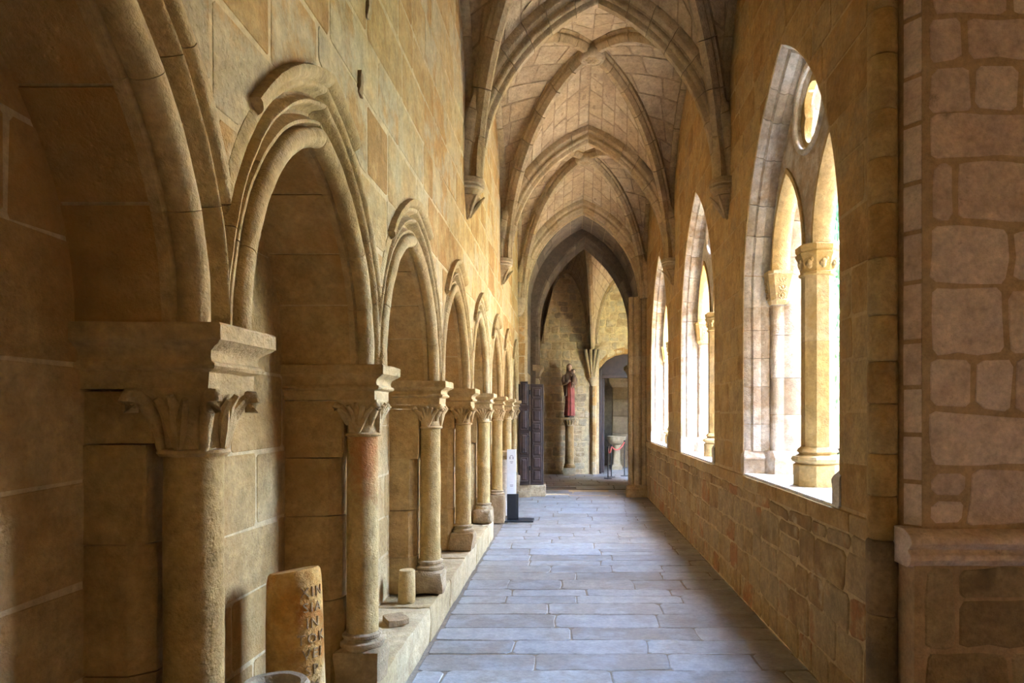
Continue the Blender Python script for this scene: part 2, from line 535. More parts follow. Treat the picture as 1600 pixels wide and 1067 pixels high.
def rounded(poly, c, rng):
    """corners cut back by about c."""
    p = []
    for q in poly:
        if not p or math.hypot(q[0]-p[-1][0], q[1]-p[-1][1]) > .012: p.append(q)
    if len(p) > 2 and math.hypot(p[0][0]-p[-1][0], p[0][1]-p[-1][1]) < .012: p.pop()
    if len(p) < 3: return None
    out = []
    n = len(p)
    for i in range(n):
        a, b, d = p[i-1], p[i], p[(i+1) % n]
        for q in (a, d):
            l = math.hypot(q[0]-b[0], q[1]-b[1])
            s = min(.33, c*rng.uniform(.5, 1.5)/max(l, 1e-6))
            out.append((b[0]+(q[0]-b[0])*s, b[1]+(q[1]-b[1])*s))
    return out

def stone_geo(poly, F, h, b, rng, c=.02, deep=.02, maxe=None, dome=.0, wav=0.0):
    p = rounded(poly, c, rng)
    if p is None: return None
    if maxe:
        q = []
        for i in range(len(p)):
            a, d = p[i], p[(i+1) % len(p)]
            k = max(1, int(math.hypot(d[0]-a[0], d[1]-a[1])/maxe))
            for s in range(k): q.append((a[0]+(d[0]-a[0])*s/k, a[1]+(d[1]-a[1])*s/k))
        p = q
    if wav:
        p = [(q[0]+noise.noise((q[0]*9, q[1]*9, .5))*wav, q[1]+noise.noise((q[0]*9, q[1]*9, 7.5))*wav) for q in p]
    n = len(p)
    cx = sum(q[0] for q in p)/n; cy = sum(q[1] for q in p)/n
    hh = h*rng.uniform(.6, 1.3)
    vs = [F(q[0], q[1], -deep) for q in p] + [F(q[0], q[1], hh-b) for q in p]
    for q in p:
        l = math.hypot(q[0]-cx, q[1]-cy)
        s = max(.2, 1-b*1.6/max(l, 1e-6))
        vs.append(F(cx+(q[0]-cx)*s, cy+(q[1]-cy)*s, hh))
    vs.append(F(cx, cy, hh+dome))
    fs = []
    for k in range(2):
        for i in range(n):
            j = (i+1) % n
            fs.append((k*n+i, k*n+j, (k+1)*n+j, (k+1)*n+i))
    for i in range(n): fs.append((2*n+i, 2*n+(i+1) % n, 3*n))
    return vs, fs

def emit(name, geos, mat, parent, limit=290, rng=R_):
    """the stones that show largest as objects of their own, the rest joined into one."""
    cam_p = Vector((0, 0, EYE))
    sc = []
    for g in geos:
        if g is None: continue
        vs = g[0]
        pr = []
        for v in vs:
            d = max(v[1], .05)
            pr.append((888+v[0]/d*1067, 645-(v[2]-EYE)/d*1067))
        x0, x1 = min(p[0] for p in pr), max(p[0] for p in pr); y0, y1 = min(p[1] for p in pr), max(p[1] for p in pr)
        vis = x1 > 0 and x0 < 1600 and y1 > 0 and y0 < 1067 and vs[0][1] > .3
        s = min(x1-x0, 400)*min(y1-y0, 400) if vis else 0
        sc.append((s, g))
    sc.sort(key=lambda t: -t[0])
    n = 0
    rest = []
    for s, g in sc:
        if n < limit and s > 60:
            pyobj(name, g[0], g[1], mat, parent, rnd=rng.random(), fix=False); n += 1
        else: rest.append(g)
    if rest:
        vs, fs, rn = [], [], []
        for g in rest:
            o = len(vs); vs += g[0]; fs += [tuple(i+o for i in f) for f in g[1]]; rn += [rng.random()]*len(g[0])
        me = bpy.data.meshes.new(name+'_remainder')
        me.from_pydata([tuple(v) for v in vs], [], fs)
        a = me.attributes.new('rnd', 'FLOAT', 'POINT'); a.data.foreach_set('value', rn)
        o = link(name+'_remainder', me, mat, parent)
        o['kind'] = 'stuff'
    return n

def FX(x, s=1): return lambda u, v, h: (x+s*h, u, v)          # on a wall facing +X (s=1) or -X (s=-1)
def FY(y, s=-1): return lambda u, v, h: (u, y+s*h, v)
def FZ(z): return lambda u, v, h: (u, v, z+h)

# half of a pointed arch as a swept profile; prof = closed list of (r outward, w along the arch's axis)
def arch_half(prof, a, R, side, t0, t1, n, put):
    c = R-a
    vs, fs = [], []
    m = len(prof)
    for j in range(n+1):
        t = t0+(t1-t0)*j/n
        for r, w in prof:
            th = math.acos(min(1, c/(R+r)))*t
            vs.append(put(side*((R+r)*math.cos(th)-c), (R+r)*math.sin(th), w))
    for j in range(n):
        for i in range(m):
            k = (i+1) % m
            fs.append((j*m+i, j*m+k, (j+1)*m+k, (j+1)*m+i))
    fs.append(tuple(range(m))); fs.append(tuple(n*m+i for i in range(m)))
    return vs, fs

def voussoirs(name, prof, a, R, put, mat, parent, k=8, n=3, gap=.006, cut=None, key=None):
    L = R*math.acos((R-a)/R)
    for side in (-1, 1):
        e = [0.0]
        for i in range(k): e.append((i+1+R_.uniform(-.18, .18))/k)
        e[-1] = 1.0
        for i in range(k):
            g = gap/L/2
            t0, t1 = e[i]+(g if i else 0), e[i+1]-g
            jw = R_.uniform(-.002, .002)
            vs, fs = arch_half([(r+jw, w) for r, w in prof], a, R, side, t0, t1, n, put)
            o = pyobj(name, vs, fs, mat, parent)
            autosmooth(o, 38)

# ================================================================== THE SETTING
rng = random.Random(11)
# ---- floor
fl = struct(box('floor', -3.5, 12.9, YB-.3, YE+3.8, -.2, -.004, 'joint'))
geos = []
for q in lay(XL+.02, XR-.005, 2.6, YF0+1.9, (.20, .36), (.45, 1.1), rng, gap=.009, wob=.012):
    geos.append(stone_geo(q, FZ(-.004), .0055, .004, rng, c=.024, maxe=.11, wav=.016))
emit('paving_stone', geos, 'floor', fl)
geos = []
for q in lay(-3.0, 4.2, YF0+1.95, YE+3, (.28, .42), (.45, .95), rng, gap=.014): geos.append(stone_geo(q, FZ(-.004), .008, .004, rng, c=.03))
for q in lay(-1.4, 11.5, YB, 2.6, (.28, .42), (.45, .95), rng, gap=.014): geos.append(stone_geo(q, FZ(-.004), .008, .004, rng, c=.03))
emit('side_paving_stone', geos, 'floor', fl, limit=60)

# ---- left wall: arcade spandrels, upper wall, solid core behind the niches
ARC = []                                        # (centre y, half span, radius, y of left clip, y of right clip)
mids = [0.30] + [p+.17 for p in PIER_Y]
for k in range(8):
    D = mids[k+1]-mids[k]
    a = D/2-.15
    rise = .815
    ARC.append(((mids[k]+mids[k+1])/2, a, (rise*rise+a*a)/(2*a), mids[k], mids[k+1]))
EXT = .245
bot = []
for cy, a, R, m0, m1 in ARC:
    for i in range(31):
        y = m0+(m1-m0)*i/30
        d = abs(y-cy)
        zz = (R+EXT)**2-(d+R-a)**2
        bot.append((y, IMP_T+math.sqrt(max(zz, 0))))
y0w, y1w = YB-.3, YF0+.3
outl = [(y0w, 0), (bot[0][0], 0)] + bot + [(bot[-1][0], 0), (y1w, 0), (y1w, ROOF), (y0w, ROOF)]
wl = struct(plate('wall_left', [outl], .12, MX(XL-.06), 'mortar_left'))
box('wall_core', -2.1, -1.42, y0w, y1w, 0, ROOF, 'mortar_left', wl)
box('wall_core', -1.43, XL-.10, y0w, YF0+.3, 3.1, ROOF, 'mortar_left', wl)
holes = [pointed(cy, a+EXT, R+EXT, IMP_T, 0) for cy, a, R, m0, m1 in ARC]
geos = []
for q in lay(.3, YF0, IMP_T+.3, 5.75, (.24, .36), (.30, .72), rng, gap=.022, wob=.012, holes=holes, hoff=.004):
    geos.append(stone_geo(q, FX(XL), .0028, .002, rng, c=.015))
emit('wall_stone', geos, 'left', wl)
# niche backs, one sheet of large blocks for each niche
for k, (cy, a, R, m0, m1) in enumerate(ARC):
    bx = BACK_X[k]
    box('niche_back', bx-.12, bx-.004, m0, m1, 0, 2.85, 'mortar_left', wl)
    geos = [stone_geo(q, FX(bx-.004), .003, .002, rng, c=.012) for q in lay(m0, m1, .26, 2.80, (.24, .36), (.35, .75), rng, gap=.014)]
    emit('niche_stone', geos, 'niche', wl, limit=34 if k < 2 else 12)
# dark blocks that stand for the shade in putlog holes above the second arch
for y, z in ((3.12, 3.11), (3.25, 3.53)):
    rough_block('hole_shade_block', XL-.01, XL+.018, y-.02, y+.02, z-.06, z+.05, 'base', wl, cuts=3, bev=.008, amp=.012, freq=30)

# ---- garth wall with window openings
wh = [pointed(cy, WIN_A, WIN_R, WSPR, SILL) for cy in WIN_Y]
rect = [(3.12, 0), (YF1-.05, 0), (YF1-.05, ROOF), (3.12, ROOF)]
wr = struct(plate('wall_right', [rect]+wh, XO-XR, MX((XR+XO)/2), 'mortar_right'))
geos = []
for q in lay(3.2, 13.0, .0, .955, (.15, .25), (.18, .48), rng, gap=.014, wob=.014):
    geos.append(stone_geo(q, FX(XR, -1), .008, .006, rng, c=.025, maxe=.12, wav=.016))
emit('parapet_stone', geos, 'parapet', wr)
geos = []
for q in lay(3.2, 13.05, 1.085, 5.75, (.22, .34), (.26, .62), rng, gap=.014, wob=.010, holes=wh, hoff=.012):
    geos.append(stone_geo(q, FX(XR, -1), .0035, .0025, rng, c=.02))
emit('wall_stone', geos, 'right', wr)
y = 3.2
while y < 13.0:
    l = rng.uniform(.38, .75)
    e = min(y+l, 13.05)
    rough_block('sill_course_stone', XR-.022, XR+.10, y+.003, e-.003, .965, 1.068, 'right', wr, cuts=3, bev=.012, amp=.004, freq=9)
    y = e

# ---- corner pier on the right: wall of the crossing gallery that faces the viewer
cw = [pointed(x, 1.0, 1.9, WSPR, SILL) for x in (3.6, 10.3)]  # unseen openings, the nearer one placed and widened to light the pier face
wc = struct(plate('wall_corner', [[(1.56, 0), (12.6, 0), (12.6, ROOF), (1.56, ROOF)]]+cw, .55, MY(Y3+.285), 'mortar_corner'))
pyobj('chamfer', [(1.50, 3.16, 0), (1.515, 3.08, 0), (1.565, 3.012, 0), (1.7, 3.1, 0), (1.6, 3.3, 0), (1.50, 3.16, ROOF), (1.515, 3.08, ROOF), (1.565, 3.012, ROOF), (1.7, 3.1, ROOF), (1.6, 3.3, ROOF)],
      [(0,1,6,5), (1,2,7,6), (2,3,8,7), (3,4,9,8), (4,0,5,9), (0,4,3,2,1), (5,6,7,8,9)], 'mortar_corner', wc)
geos = []
for q in lay(1.585, 3.05, 1.09, 5.6, (.17, .30), (.16, .70), rng, gap=.026, wob=.016): geos.append(stone_geo(q, FY(Y3+.01), .004, .003, rng, c=.022, maxe=.09, wav=.018))
emit('pier_stone', geos, 'corner', wc, limit=120)
def FC(u, v, h):                                # along the splayed corner
    n = Vector((-.80, -.60, 0)).normalized()
    p = Vector((1.512, 3.085, v)) + Vector((.053, -.073, 0))*u + n*h
    return tuple(p)
z = 1.09
geos = []
while z < 5.6:
    h = rng.uniform(.19, .27)
    geos.append(stone_geo([(.06, z+.01), (.96, z+.01), (.96, z+h-.01), (.06, z+h-.01)], FC, .006, .004, rng, c=.01)); z += h
emit('corner_stone', geos, 'corner', wc)
geos = []
for q in lay(1.545, 3.05, 0, .93, (.20, .30), (.28, .62), rng, gap=.016, wob=.012): geos.append(stone_geo(q, FY(Y3-.04), .006, .005, rng, c=.022, maxe=.09, wav=.02))
emit('foot_stone', geos, 'corner_low', wc, limit=60)
box('pier_foot', 1.50, 3.08, Y3-.04, Y3+.2, 0, .94, 'mortar_corner', wc)
for x0, x1 in ((1.475, 2.02), (2.025, 2.6), (2.605, 3.08)):
    pr = [(.93, -.03), (.945, -.052), (.965, -.062), (.985, -.056), (.995, -.038), (1.005, -.034), (1.015, -.05), (1.035, -.066), (1.055, -.062), (1.07, -.045), (1.09, .0)]
    vs, fs = [], []
    NX = 7
    for i in range(NX):
        x = x0+(x1-x0)*i/(NX-1)
        for zz, d in pr + [(1.09, .1), (.93, .1)]:
            p = Vector((x, Y3+d, zz)); vs.append(p+noise.noise_vector(p*11)*.004)
    m_ = len(pr)+2
    for i in range(NX-1):
        for j in range(m_): fs.append((i*m_+j, i*m_+(j+1) % m_, (i+1)*m_+(j+1) % m_, (i+1)*m_+j))
    fs += [tuple(range(m_)), tuple((NX-1)*m_+j for j in range(m_))]
    autosmooth(pyobj('base_moulding', vs, fs, 'corner', wc), 40)

# walls nobody sees from here but that close the place
box_b = struct(box('wall_back', -2.1, 12.6, YB-.3, YB, 0, ROOF, 'right'))
struct(box('wall_side', 12.3, 12.6, YB, Y3+.02, 0, ROOF, 'mortar_left'))

# ---- vaults
def T_pt(yk, side, t, r=0.0):                  # transverse arch
    th = math.acos((TR-TA)/(TR+r))*t
    return Vector((XC+side*((TR+r)*math.cos(th)-(TR-TA)), yk, SPR+(TR+r)*math.sin(th)))
def D_pt(ya, yb, side, t, r=0.0):              # diagonal rib from the corbel at ya to the boss
    ym = (ya+yb)/2
    x0 = XC+side*(TA+.02); y0 = ya+(.06 if yb > ya else -.06)
    c, s = math.cos(t*PI/2), math.sin(t*PI/2)
    hz = Vector((x0-XC, y0-ym, 0)); L = hz.length; hz.normalize()
    H = BOSS_Z-SPR
    n = Vector((hz.x*c/L, hz.y*c/L, s/H)).normalized()
    return Vector((XC, ym, SPR)) + hz*L*c + Vector((0, 0, H*s)) + n*r
def W_pt(ya, yb, side, t, r=0.0):              # wall arch, stilted
    ym = (ya+yb)/2
    X = XL if side < 0 else XR
    if t < .25: return Vector((X, ya+(ym-ya)*.02, SPR+.72*t/.25))
    th = (t-.25)/.75*PI/2
    return Vector((X, ym+(ya-ym)*.98*math.cos(th), SPR+.72+(BOSS_Z+.02-SPR-.72)*math.sin(th)+r))

ce = struct(box('ceiling', -2.1, XO+.12, YB-.3, YF1+.1, ROOF, ROOF+.2, 'mortar_web'))
struct(box('ceiling_crossing', XO+.12, 12.6, YB-.3, Y3+.65, ROOF, ROOF+.2, 'mortar_web'))
struct(box('ceiling_far', -3.2, 6.3, YF1-.05, YE+3.5, ROOF, ROOF+.2, 'mortar_web'))
web_v, web_f, web_geo = [], [], []
def patch(A, B, bulge, NT=14, NS=8):
    """ruled web between two curves; also lays its stones."""
    def P(s, t):
        p = A(t).lerp(B(t), s)
        return p + Vector((0, 0, bulge*math.sin(PI*min(max(s, 0), 1))*t))
    o = len(web_v)
    for i in range(NT+1):
        for j in range(NS+1): web_v.append(P(j/NS, i/NT))
    for i in range(NT):
        for j in range(NS):
            a = o+i*(NS+1)+j
            web_f.append((a, a+1, a+NS+2, a+NS+1))
    mid = P(.5, .6)
    e = 1e-3
    n0 = (P(.5+e, .6)-P(.5-e, .6)).cross(P(.5, .6+e)-P(.5, .6-e))
    sg = 1 if n0.z < 0 else -1
    def F(u, v, h):
        u = min(max(u, 0), 1); v = min(max(v, .02), 1)
        n = (P(u+e, v)-P(u-e, v)).cross(P(u, v+e)-P(u, v-e))
        if n.length < 1e-12: n = Vector((0, 0, -sg))
        n.normalize()
        return tuple(P(u, v)+n*sg*h)
    t = .10
    while t < .985:
        dt = rng.uniform(.075, .11)
        t1 = min(t+dt, 1.0)
        if 1-t1 < .04: t1 = 1.0
        W = (P(1, (t+t1)/2)-P(0, (t+t1)/2)).length
        H = (P(.5, t1)-P(.5, t)).length
        u = -rng.uniform(0, .3)/max(W, .1)
        while u < 1:
            l = rng.uniform(.24, .50)/max(W, .1)
            a, b = max(u, 0), min(u+l, 1)
            if (b-a)*W > .07:
                g = .010
                q = [(a+g/W, t+g/H*dt), (b-g/W, t+g/H*dt), (b-g/W, t1-g/H*dt), (a+g/W, t1-g/H*dt)]
                # lay in metres so that corners keep their shape
                qq = [(x*W, (y-t)/(t1-t)*H) for x, y in q]
                FF = lambda x, y, h, W=W, H=H, t=t, t1=t1: F(x/W, t+(t1-t)*y/H, h)
                web_geo.append(stone_geo(qq, FF, .006, .004, rng, c=.016, deep=.01, maxe=.2))
            u += l
        t = t1
bays = list(zip(ARCH_Y[:-1], ARCH_Y[1:]))
for ya, yb in [(YB-.1, ARCH_Y[0])] + bays:
    for side in (-1, 1):
        for p, q in ((ya, yb), (yb, ya)):
            patch(lambda t, p=p, side=side: T_pt(p, side, t, .17), lambda t, p=p, q=q, side=side: D_pt(p, q, side, t, .13), .05)
            patch(lambda t, p=p, q=q, side=side: W_pt(p, q, side, t, .02), lambda t, p=p, q=q, side=side: D_pt(p, q, side, t, .13), .05)
me = bpy.data.meshes.new('vault_web'); me.from_pydata([tuple(v) for v in web_v], [], web_f)
link('vault_web', me, 'mortar_web', ce)
emit('web_stone', web_geo, 'web', ce, limit=298)

TP = [(.22,-.13), (.15,-.13), (.135,-.122), (.125,-.10), (.118,-.088), (.10,-.082), (.085,-.088), (.065,-.086), (.05,-.072), (.045,-.058), (.03,-.052), (.012,-.046), (.0,-.032)]
TPROF = TP + [(r, -w) for r, w in reversed(TP)]
names_arch = ['pointed transverse vault arch over the near corner pier, only its right foot in view',
              'nearest whole transverse vault arch, peak cut by the top edge', 'second transverse vault arch, in the middle of the passage',
              'third transverse vault arch, pale, framing the dark arch at the far end']
for k, yk in enumerate(ARCH_Y):
    t = thing('transverse_arch', names_arch[k], 'vault arch', 'transverse arches of the vault')
    voussoirs('voussoir', TPROF, TA, TR, lambda u, z, w, yk=yk: Vector((XC+u, yk+w, SPR+z)), 'rib', t, k=8, n=3, gap=.005)
DP = [(.17,-.085), (.11,-.085), (.10,-.07), (.085,-.062), (.07,-.066), (.05,-.062), (.035,-.046), (.02,-.04), (.0,-.024)]
DPROF = DP + [(r, -w) for r, w in reversed(DP)]
def sweep_rib(name, path, prof, mat, parent, cuts, n=4, gap=.0015):
    """path(t, r) -> point on the rib raised by r; the profile runs across it."""
    for c0, c1 in zip(cuts[:-1], cuts[1:]):
        vs, fs = [], []
        m = len(prof)
        for j in range(n+1):
            t = c0+gap+(c1-c0-2*gap)*j/n
            e = 1e-3
            p0, p1 = path(max(t-e, 0), 0), path(min(t+e, 1), 0)
            d = (p1-p0).normalized()
            up = (path(t, .1)-path(t, 0))
            if up.length < 1e-6: up = Vector((0, 0, 1))
            up.normalize()
            s = d.cross(up).normalized()
            for r, w in prof: vs.append(path(t, 0)+up*r+s*w)
        for j in range(n):
            for i in range(m):
                k = (i+1) % m
                fs.append((j*m+i, j*m+k, (j+1)*m+k, (j+1)*m+i))
        fs.append(tuple(range(m))); fs.append(tuple(n*m+i for i in range(m)))
        autosmooth(pyobj(name, vs, fs, mat, parent), 38)
bayn = ['nearest', 'middle', 'farthest']
WP = [(.12,-.09), (.02,-.09), (.0,-.065), (.0,-.0), (.12,-.0)]
for b, (ya, yb) in enumerate(bays):
    for i, (side, p, q) in enumerate(((-1, ya, yb), (1, ya, yb), (-1, yb, ya), (1, yb, ya))):
        wh_ = ('left', 'right')[side > 0]; nf = ('near', 'far')[p > q]
        t = thing('diagonal_rib', f'diagonal vault rib of the {bayn[b]} bay, rising from its {nf} {wh_} corner to the boss', 'vault rib', 'diagonal ribs of the vault')
        sweep_rib('rib_stone', lambda t_, r, p=p, q=q, side=side: D_pt(p, q, side, t_, r), DPROF, 'rib', t, [0, .12, .25, .38, .5, .63, .76, .88, .985])
    for side in (-1, 1):
        t = thing('wall_rib', f'thin wall rib along the {("left wall", "window wall")[side > 0]} in the {bayn[b]} vault bay', 'vault rib', 'wall ribs of the vault')
        for p, q in ((ya, yb), (yb, ya)):
            def wp(t_, r, p=p, q=q, side=side):
                v = W_pt(p, q, side, t_)
                v.x += -side*.03
                ym = (p+q)/2
                if t_ < .25: o = Vector((0, math.copysign(1, p-ym), 0))
                else:
                    th = (t_-.25)/.75*PI/2
                    o = Vector((0, math.copysign(math.cos(th), p-ym), math.sin(th)))
                return v + o*(r-.03)
            sweep_rib('rib_stone', wp, [(.10,-.05), (.0,-.05), (-.012,-.03), (-.012,.03), (.0,.05), (.10,.05)], 'rib', t, [.02, .25, .45, .63, .82, 1.0])
    # boss
    t = thing('vault_boss', f'round carved boss at the crown of the {bayn[b]} vault bay', 'boss', 'bosses of the vault')
    ym = (ya+yb)/2
    lathe('boss_body', [(.10, .20), (.15, .12), (.165, .06), (.16, .02), (.145, .0), (.135, -.012), (.12, -.016), (.112, -.006), (.0005, -.006)][::-1], 'rib', t, n=28, loc=(XC, ym, BOSS_Z-.03))
    bm = bmesh.new()
    for i in range(6):
        a = i*PI/3
        sphere_bm(bm, (XC+.055*math.cos(a), ym+.055*math.sin(a), BOSS_Z-.034), .03, .03, .016, 8, 6)
    sphere_bm(bm, (XC, ym, BOSS_Z-.036), .026, .026, .02, 8, 6)
    bmobj('carved_flower', bm, 'rib', t, smooth=True)

# ---- corbels
def corbel(x, y, side, label, kind):
    """side -1: on the left wall, +1: on the right wall."""
    t = thing('corbel', label, 'corbel', 'corbels under the vault ribs')
    s = -side
    def ring(o, z, rr):
        # half octagon-ish plan growing out of the wall
        p = []
        for i in range(9):
            a = -PI/2+PI*i/8
            p.append((x+s*(o*math.cos(a)**.75 if math.cos(a) > 1e-6 else 0), y+rr*math.sin(a), z))
        return p
    z0 = SPR
    if kind == 'bowl':
        prof = [(.02,-.34,.03), (.07,-.31,.08), (.11,-.25,.12), (.14,-.16,.14), (.16,-.06,.155), (.165,.0,.16)]
        stack('corbel_bowl', [ring(o, z0+z, r) for o, z, r in prof], 'rib', t, smooth=60)
        return
    prof = [(.17,.0,.155), (.175,-.02,.16), (.175,-.05,.16), (.16,-.062,.148), (.165,-.07,.152), (.165,-.085,.152), (.145,-.10,.13)]
    stack('abacus', [ring(o, z0+z, r) for o, z, r in prof[::-1]], 'rib', t, smooth=35)
    prof = [(.145,-.10,.13), (.13,-.13,.12), (.12,-.15,.11), (.13,-.16,.12), (.125,-.175,.112), (.10,-.20,.09), (.075,-.26,.06), (.045,-.32,.035), (.02,-.36,.015)]
    stack('pendant', [ring(o, z0+z, r) for o, z, r in prof[::-1]], 'rib', t, smooth=40)
    for a in (-.9, 0, .9):
        pts, rr = [], []
        for i in range(7):
            u = i/6
            o = .03+.13*u**1.4; w = .01+.10*u**1.2
            pts.append((x+s*(o*math.cos(a)+.012), y+w*math.sin(a)*1.1, z0-.345+.19*u)); rr.append(.008+.016*math.sin(PI*min(u*1.05, 1)))
        tube('leaf', pts, rr, 'rib', t, n=6)
for k in (1, 2):
    n_ = ('first', 'second')[k-1]
    corbel(XL, ARCH_Y[k], -1, f'moulded corbel with a pointed pendant, {n_} from the viewer on the left wall', 'pendant')
    corbel(XR, ARCH_Y[k], 1, f'leafy corbel on the window wall under the {("nearest whole", "second")[k-1]} vault arch', 'pendant')
corbel(XL, ARCH_Y[3], -1, 'smooth rounded pale corbel on the left wall before the dark arch', 'bowl')

# ================================================================== THE WINDOWS
def extrude_prof(name, prof, put, z0, z1, mat, parent, amp=.0):
    """prof (r, w) carried straight up from z0 to z1."""
    rings = [[put(r, z, w) for r, w in prof] for z in (z0, (z0+z1)/2, z1)]
    o = stack(name, rings, mat, parent, amp=amp, freq=12)
    return autosmooth(o, 35)
O1 = [(.015, XR+.006), (.0, XR+.006), (-.018, XR+.026), (-.026, XR+.06), (-.050, XR+.075), (-.058, XR+.11), (-.050, XR+.14), (-.062, XR+.155), (-.068, XR+.21), (.015, XR+.21)]
O2 = [(.015, XR+.212), (-.095, XR+.212), (-.12, XR+.225), (-.135, XR+.25), (-.135, XR+.29), (-.12, XR+.315), (-.13, XR+.33), (-.155, XR+.37), (-.155, XO-.10), (-.06, XO-.005), (.015, XO-.005)]
MULX = XR+.26
def octo(cx, cy, r, z, n=8):
    return [(cx+r*math.cos(PI/8+2*PI*i/n), cy+r*math.sin(PI/8+2*PI*i/n), z) for i in range(n)]
def window(k, cy):
    w = struct(empty(f'window_{k+1}'))
    w['label'] = ('nearest traceried window with two lancets and a cusped oculus', 'middle traceried window beyond the nearest one', 'farthest traceried window, just before the dark arch')[k]
    # sill slabs
    y = cy-WIN_A+.005
    while y < cy+WIN_A-.02:
        e = min(y+R_.uniform(.35, .6), cy+WIN_A-.005)
        if cy+WIN_A-.005-e < .12: e = cy+WIN_A-.005
        box('sill_slab', XR-.005, XO+.06, y+.002, e-.002, SILL-.01, SILL+.018, 'sill', w, bev=.006); y = e
    # the two orders of the arch
    voussoirs('arch_stone', O1, WIN_A, WIN_R, lambda u, z, x: Vector((x, cy+u, WSPR+z)), 'window', w, k=7, n=3, gap=.006)
    voussoirs('inner_arch_stone', O2, WIN_A, WIN_R, lambda u, z, x: Vector((x, cy+u, WSPR+z)), 'window', w, k=5, n=4, gap=.005)
    for s in (-1, 1):
        put = lambda r, z, x, s=s: (x, cy+s*(WIN_A+r), z)
        for prof, nm, st in ((O1, 'jamb_stone', .27), (O2, 'inner_jamb_stone', .33)):
            z = SILL+.20
            while z < WSPR-.01:
                e = min(z+st*R_.uniform(.75, 1.25), WSPR)
                if WSPR-e < .1: e = WSPR
                extrude_prof(nm, prof, put, z+.002, e-.002, 'window', w); z = e
        # moulded foot of the jamb
        yo = cy+s*WIN_A
        pr = [(SILL+.015, .205), (SILL+.125, .205), (SILL+.14, .215), (SILL+.155, .215), (SILL+.175, .195), (SILL+.21, .15)]
        rings = []
        for z, d in pr:
            f = .0 if d > .2 else (.205-d)*.35
            y0, y1 = sorted((yo+s*.03, yo-s*d))
            y0b, y1b = sorted((yo+s*.03, yo-s*(d-.13)))
            if s > 0: rings.append([(XR-.012+f, yo+.03, z), (XR-.012+f, yo-(d-.13), z), (XR+.16, yo-(d-.13)-.02, z), (XR+.21, yo-d, z), (XO-.04, yo-d, z), (XO-.04, yo+.03, z)])
            else: rings.append([(XR-.012+f, yo-.03, z), (XR-.012+f, yo+(d-.13), z), (XR+.16, yo+(d-.13)+.02, z), (XR+.21, yo+d, z), (XO-.04, yo+d, z), (XO-.04, yo-.03, z)])
        stack('jamb_base', rings, 'window', w, smooth=30)
        # carved jamb capital: tapered block with little relief rings
        zc0, zc1 = 2.51, 2.775
        cap = []
        for z, d, x0, x1 in ((zc0, .165, XR+.205, XR+.34), (zc0+.03, .19, XR+.19, XR+.355), (zc0+.04, .185, XR+.193, XR+.352), (zc1-.03, .235, XR+.16, XR+.385), (zc1-.025, .245, XR+.155, XR+.39), (zc1, .245, XR+.155, XR+.39)):
            c = .035
            cap.append([(x0, yo+s*.01, z), (x0, yo-s*(d-c), z), (x0+c, yo-s*d, z), (x1-c, yo-s*d, z), (x1, yo-s*(d-c), z), (x1, yo+s*.01, z)])
        cp = stack('jamb_capital', cap, 'mullion', w, smooth=20)
        bm = bmesh.new()
        for i in range(3):
            zz = zc0+.065+i*.068; f = (zz-zc0)/.265
            d = .185+.05*f+.002
            for a in range(10):
                an = 2*PI*a/10
                sphere_bm(bm, (XR+.273+.026*math.cos(an), yo-s*d, zz+.026*math.sin(an)), .008, .006, .008, 6, 4)
            sphere_bm(bm, (XR+.273, yo-s*d, zz), .011, .008, .011, 6, 4)
            x0 = XR+.19-.03*f-.001
            for a in range(8):
                an = 2*PI*a/8
                sphere_bm(bm, (x0, yo-s*(.10+.03*math.cos(an)), zz+.025*math.sin(an)), .006, .009, .009, 6, 4)
        bmobj('carved_rosettes', bm, 'mullion', cp, smooth=True)
    # tracery plate: two lancets below, oculus above
    zl = 2.775
    la, lc = .36, .47
    lr = (.68**2+la*la)/(2*la)
    th_top = math.acos((WIN_R-WIN_A)/(WIN_R-.03))
    oa = WIN_R-.03
    p = []
    z0a = math.asin((zl-WSPR)/oa)
    for i in range(17):
        t = z0a+(th_top-z0a)*i/16
        p.append((cy-oa*math.cos(t)+(WIN_R-WIN_A), WSPR+oa*math.sin(t)))
    p += [(2*cy-q[0], q[1]) for q in reversed(p[:-1])]
    p += list(reversed(pointed(cy+lc, la, lr, zl, zl, 12)[1:-1]))
    p += list(reversed(pointed(cy-lc, la, lr, zl, zl, 12)[1:-1]))
    oc = 3.76
    circ = [(cy+.285*math.cos(2*PI*i/36), oc+.285*math.sin(2*PI*i/36)) for i in range(36)]
    tr = plate('tracery', [p, circ], .12, MX(MULX), 'window', w)
    # roll around the oculus and thin cusped ring inside it
    rg = bmesh.new()
    N, K = 40, 8
    for xx in (MULX-.062, MULX+.062):
        vv = []
        for i in range(N):
            a = 2*PI*i/N
            for j in range(K):
                b = 2*PI*j/K
                rr = .30+.024*math.cos(b)
                vv.append(rg.verts.new((xx+.022*math.sin(b), cy+rr*math.cos(a), oc+rr*math.sin(a))))
        for i in range(N):
            for j in range(K):
                rg.faces.new((vv[i*K+j], vv[((i+1) % N)*K+j], vv[((i+1) % N)*K+(j+1) % K], vv[i*K+(j+1) % K]))
    bmobj('oculus_roll', rg, 'window', tr, smooth=True)
    quat = []
    for i in range(64):
        a = 2*PI*i/64
        best = 0
        for q in range(4):
            b = PI/4+q*PI/2
            # ray from the centre against lobe circle at distance .115, radius .13
            dd = .115*math.cos(a-b); disc = .13**2-(.115*math.sin(a-b))**2
            if disc > 0: best = max(best, dd+math.sqrt(disc))
        quat.append((cy+best*math.cos(a), oc+best*math.sin(a)))
    circ2 = [(cy+.292*math.cos(2*PI*i/36), oc+.292*math.sin(2*PI*i/36)) for i in range(36)]
    plate('cusped_ring', [circ2, quat], .05, MX(MULX+.005), 'mullion', tr)
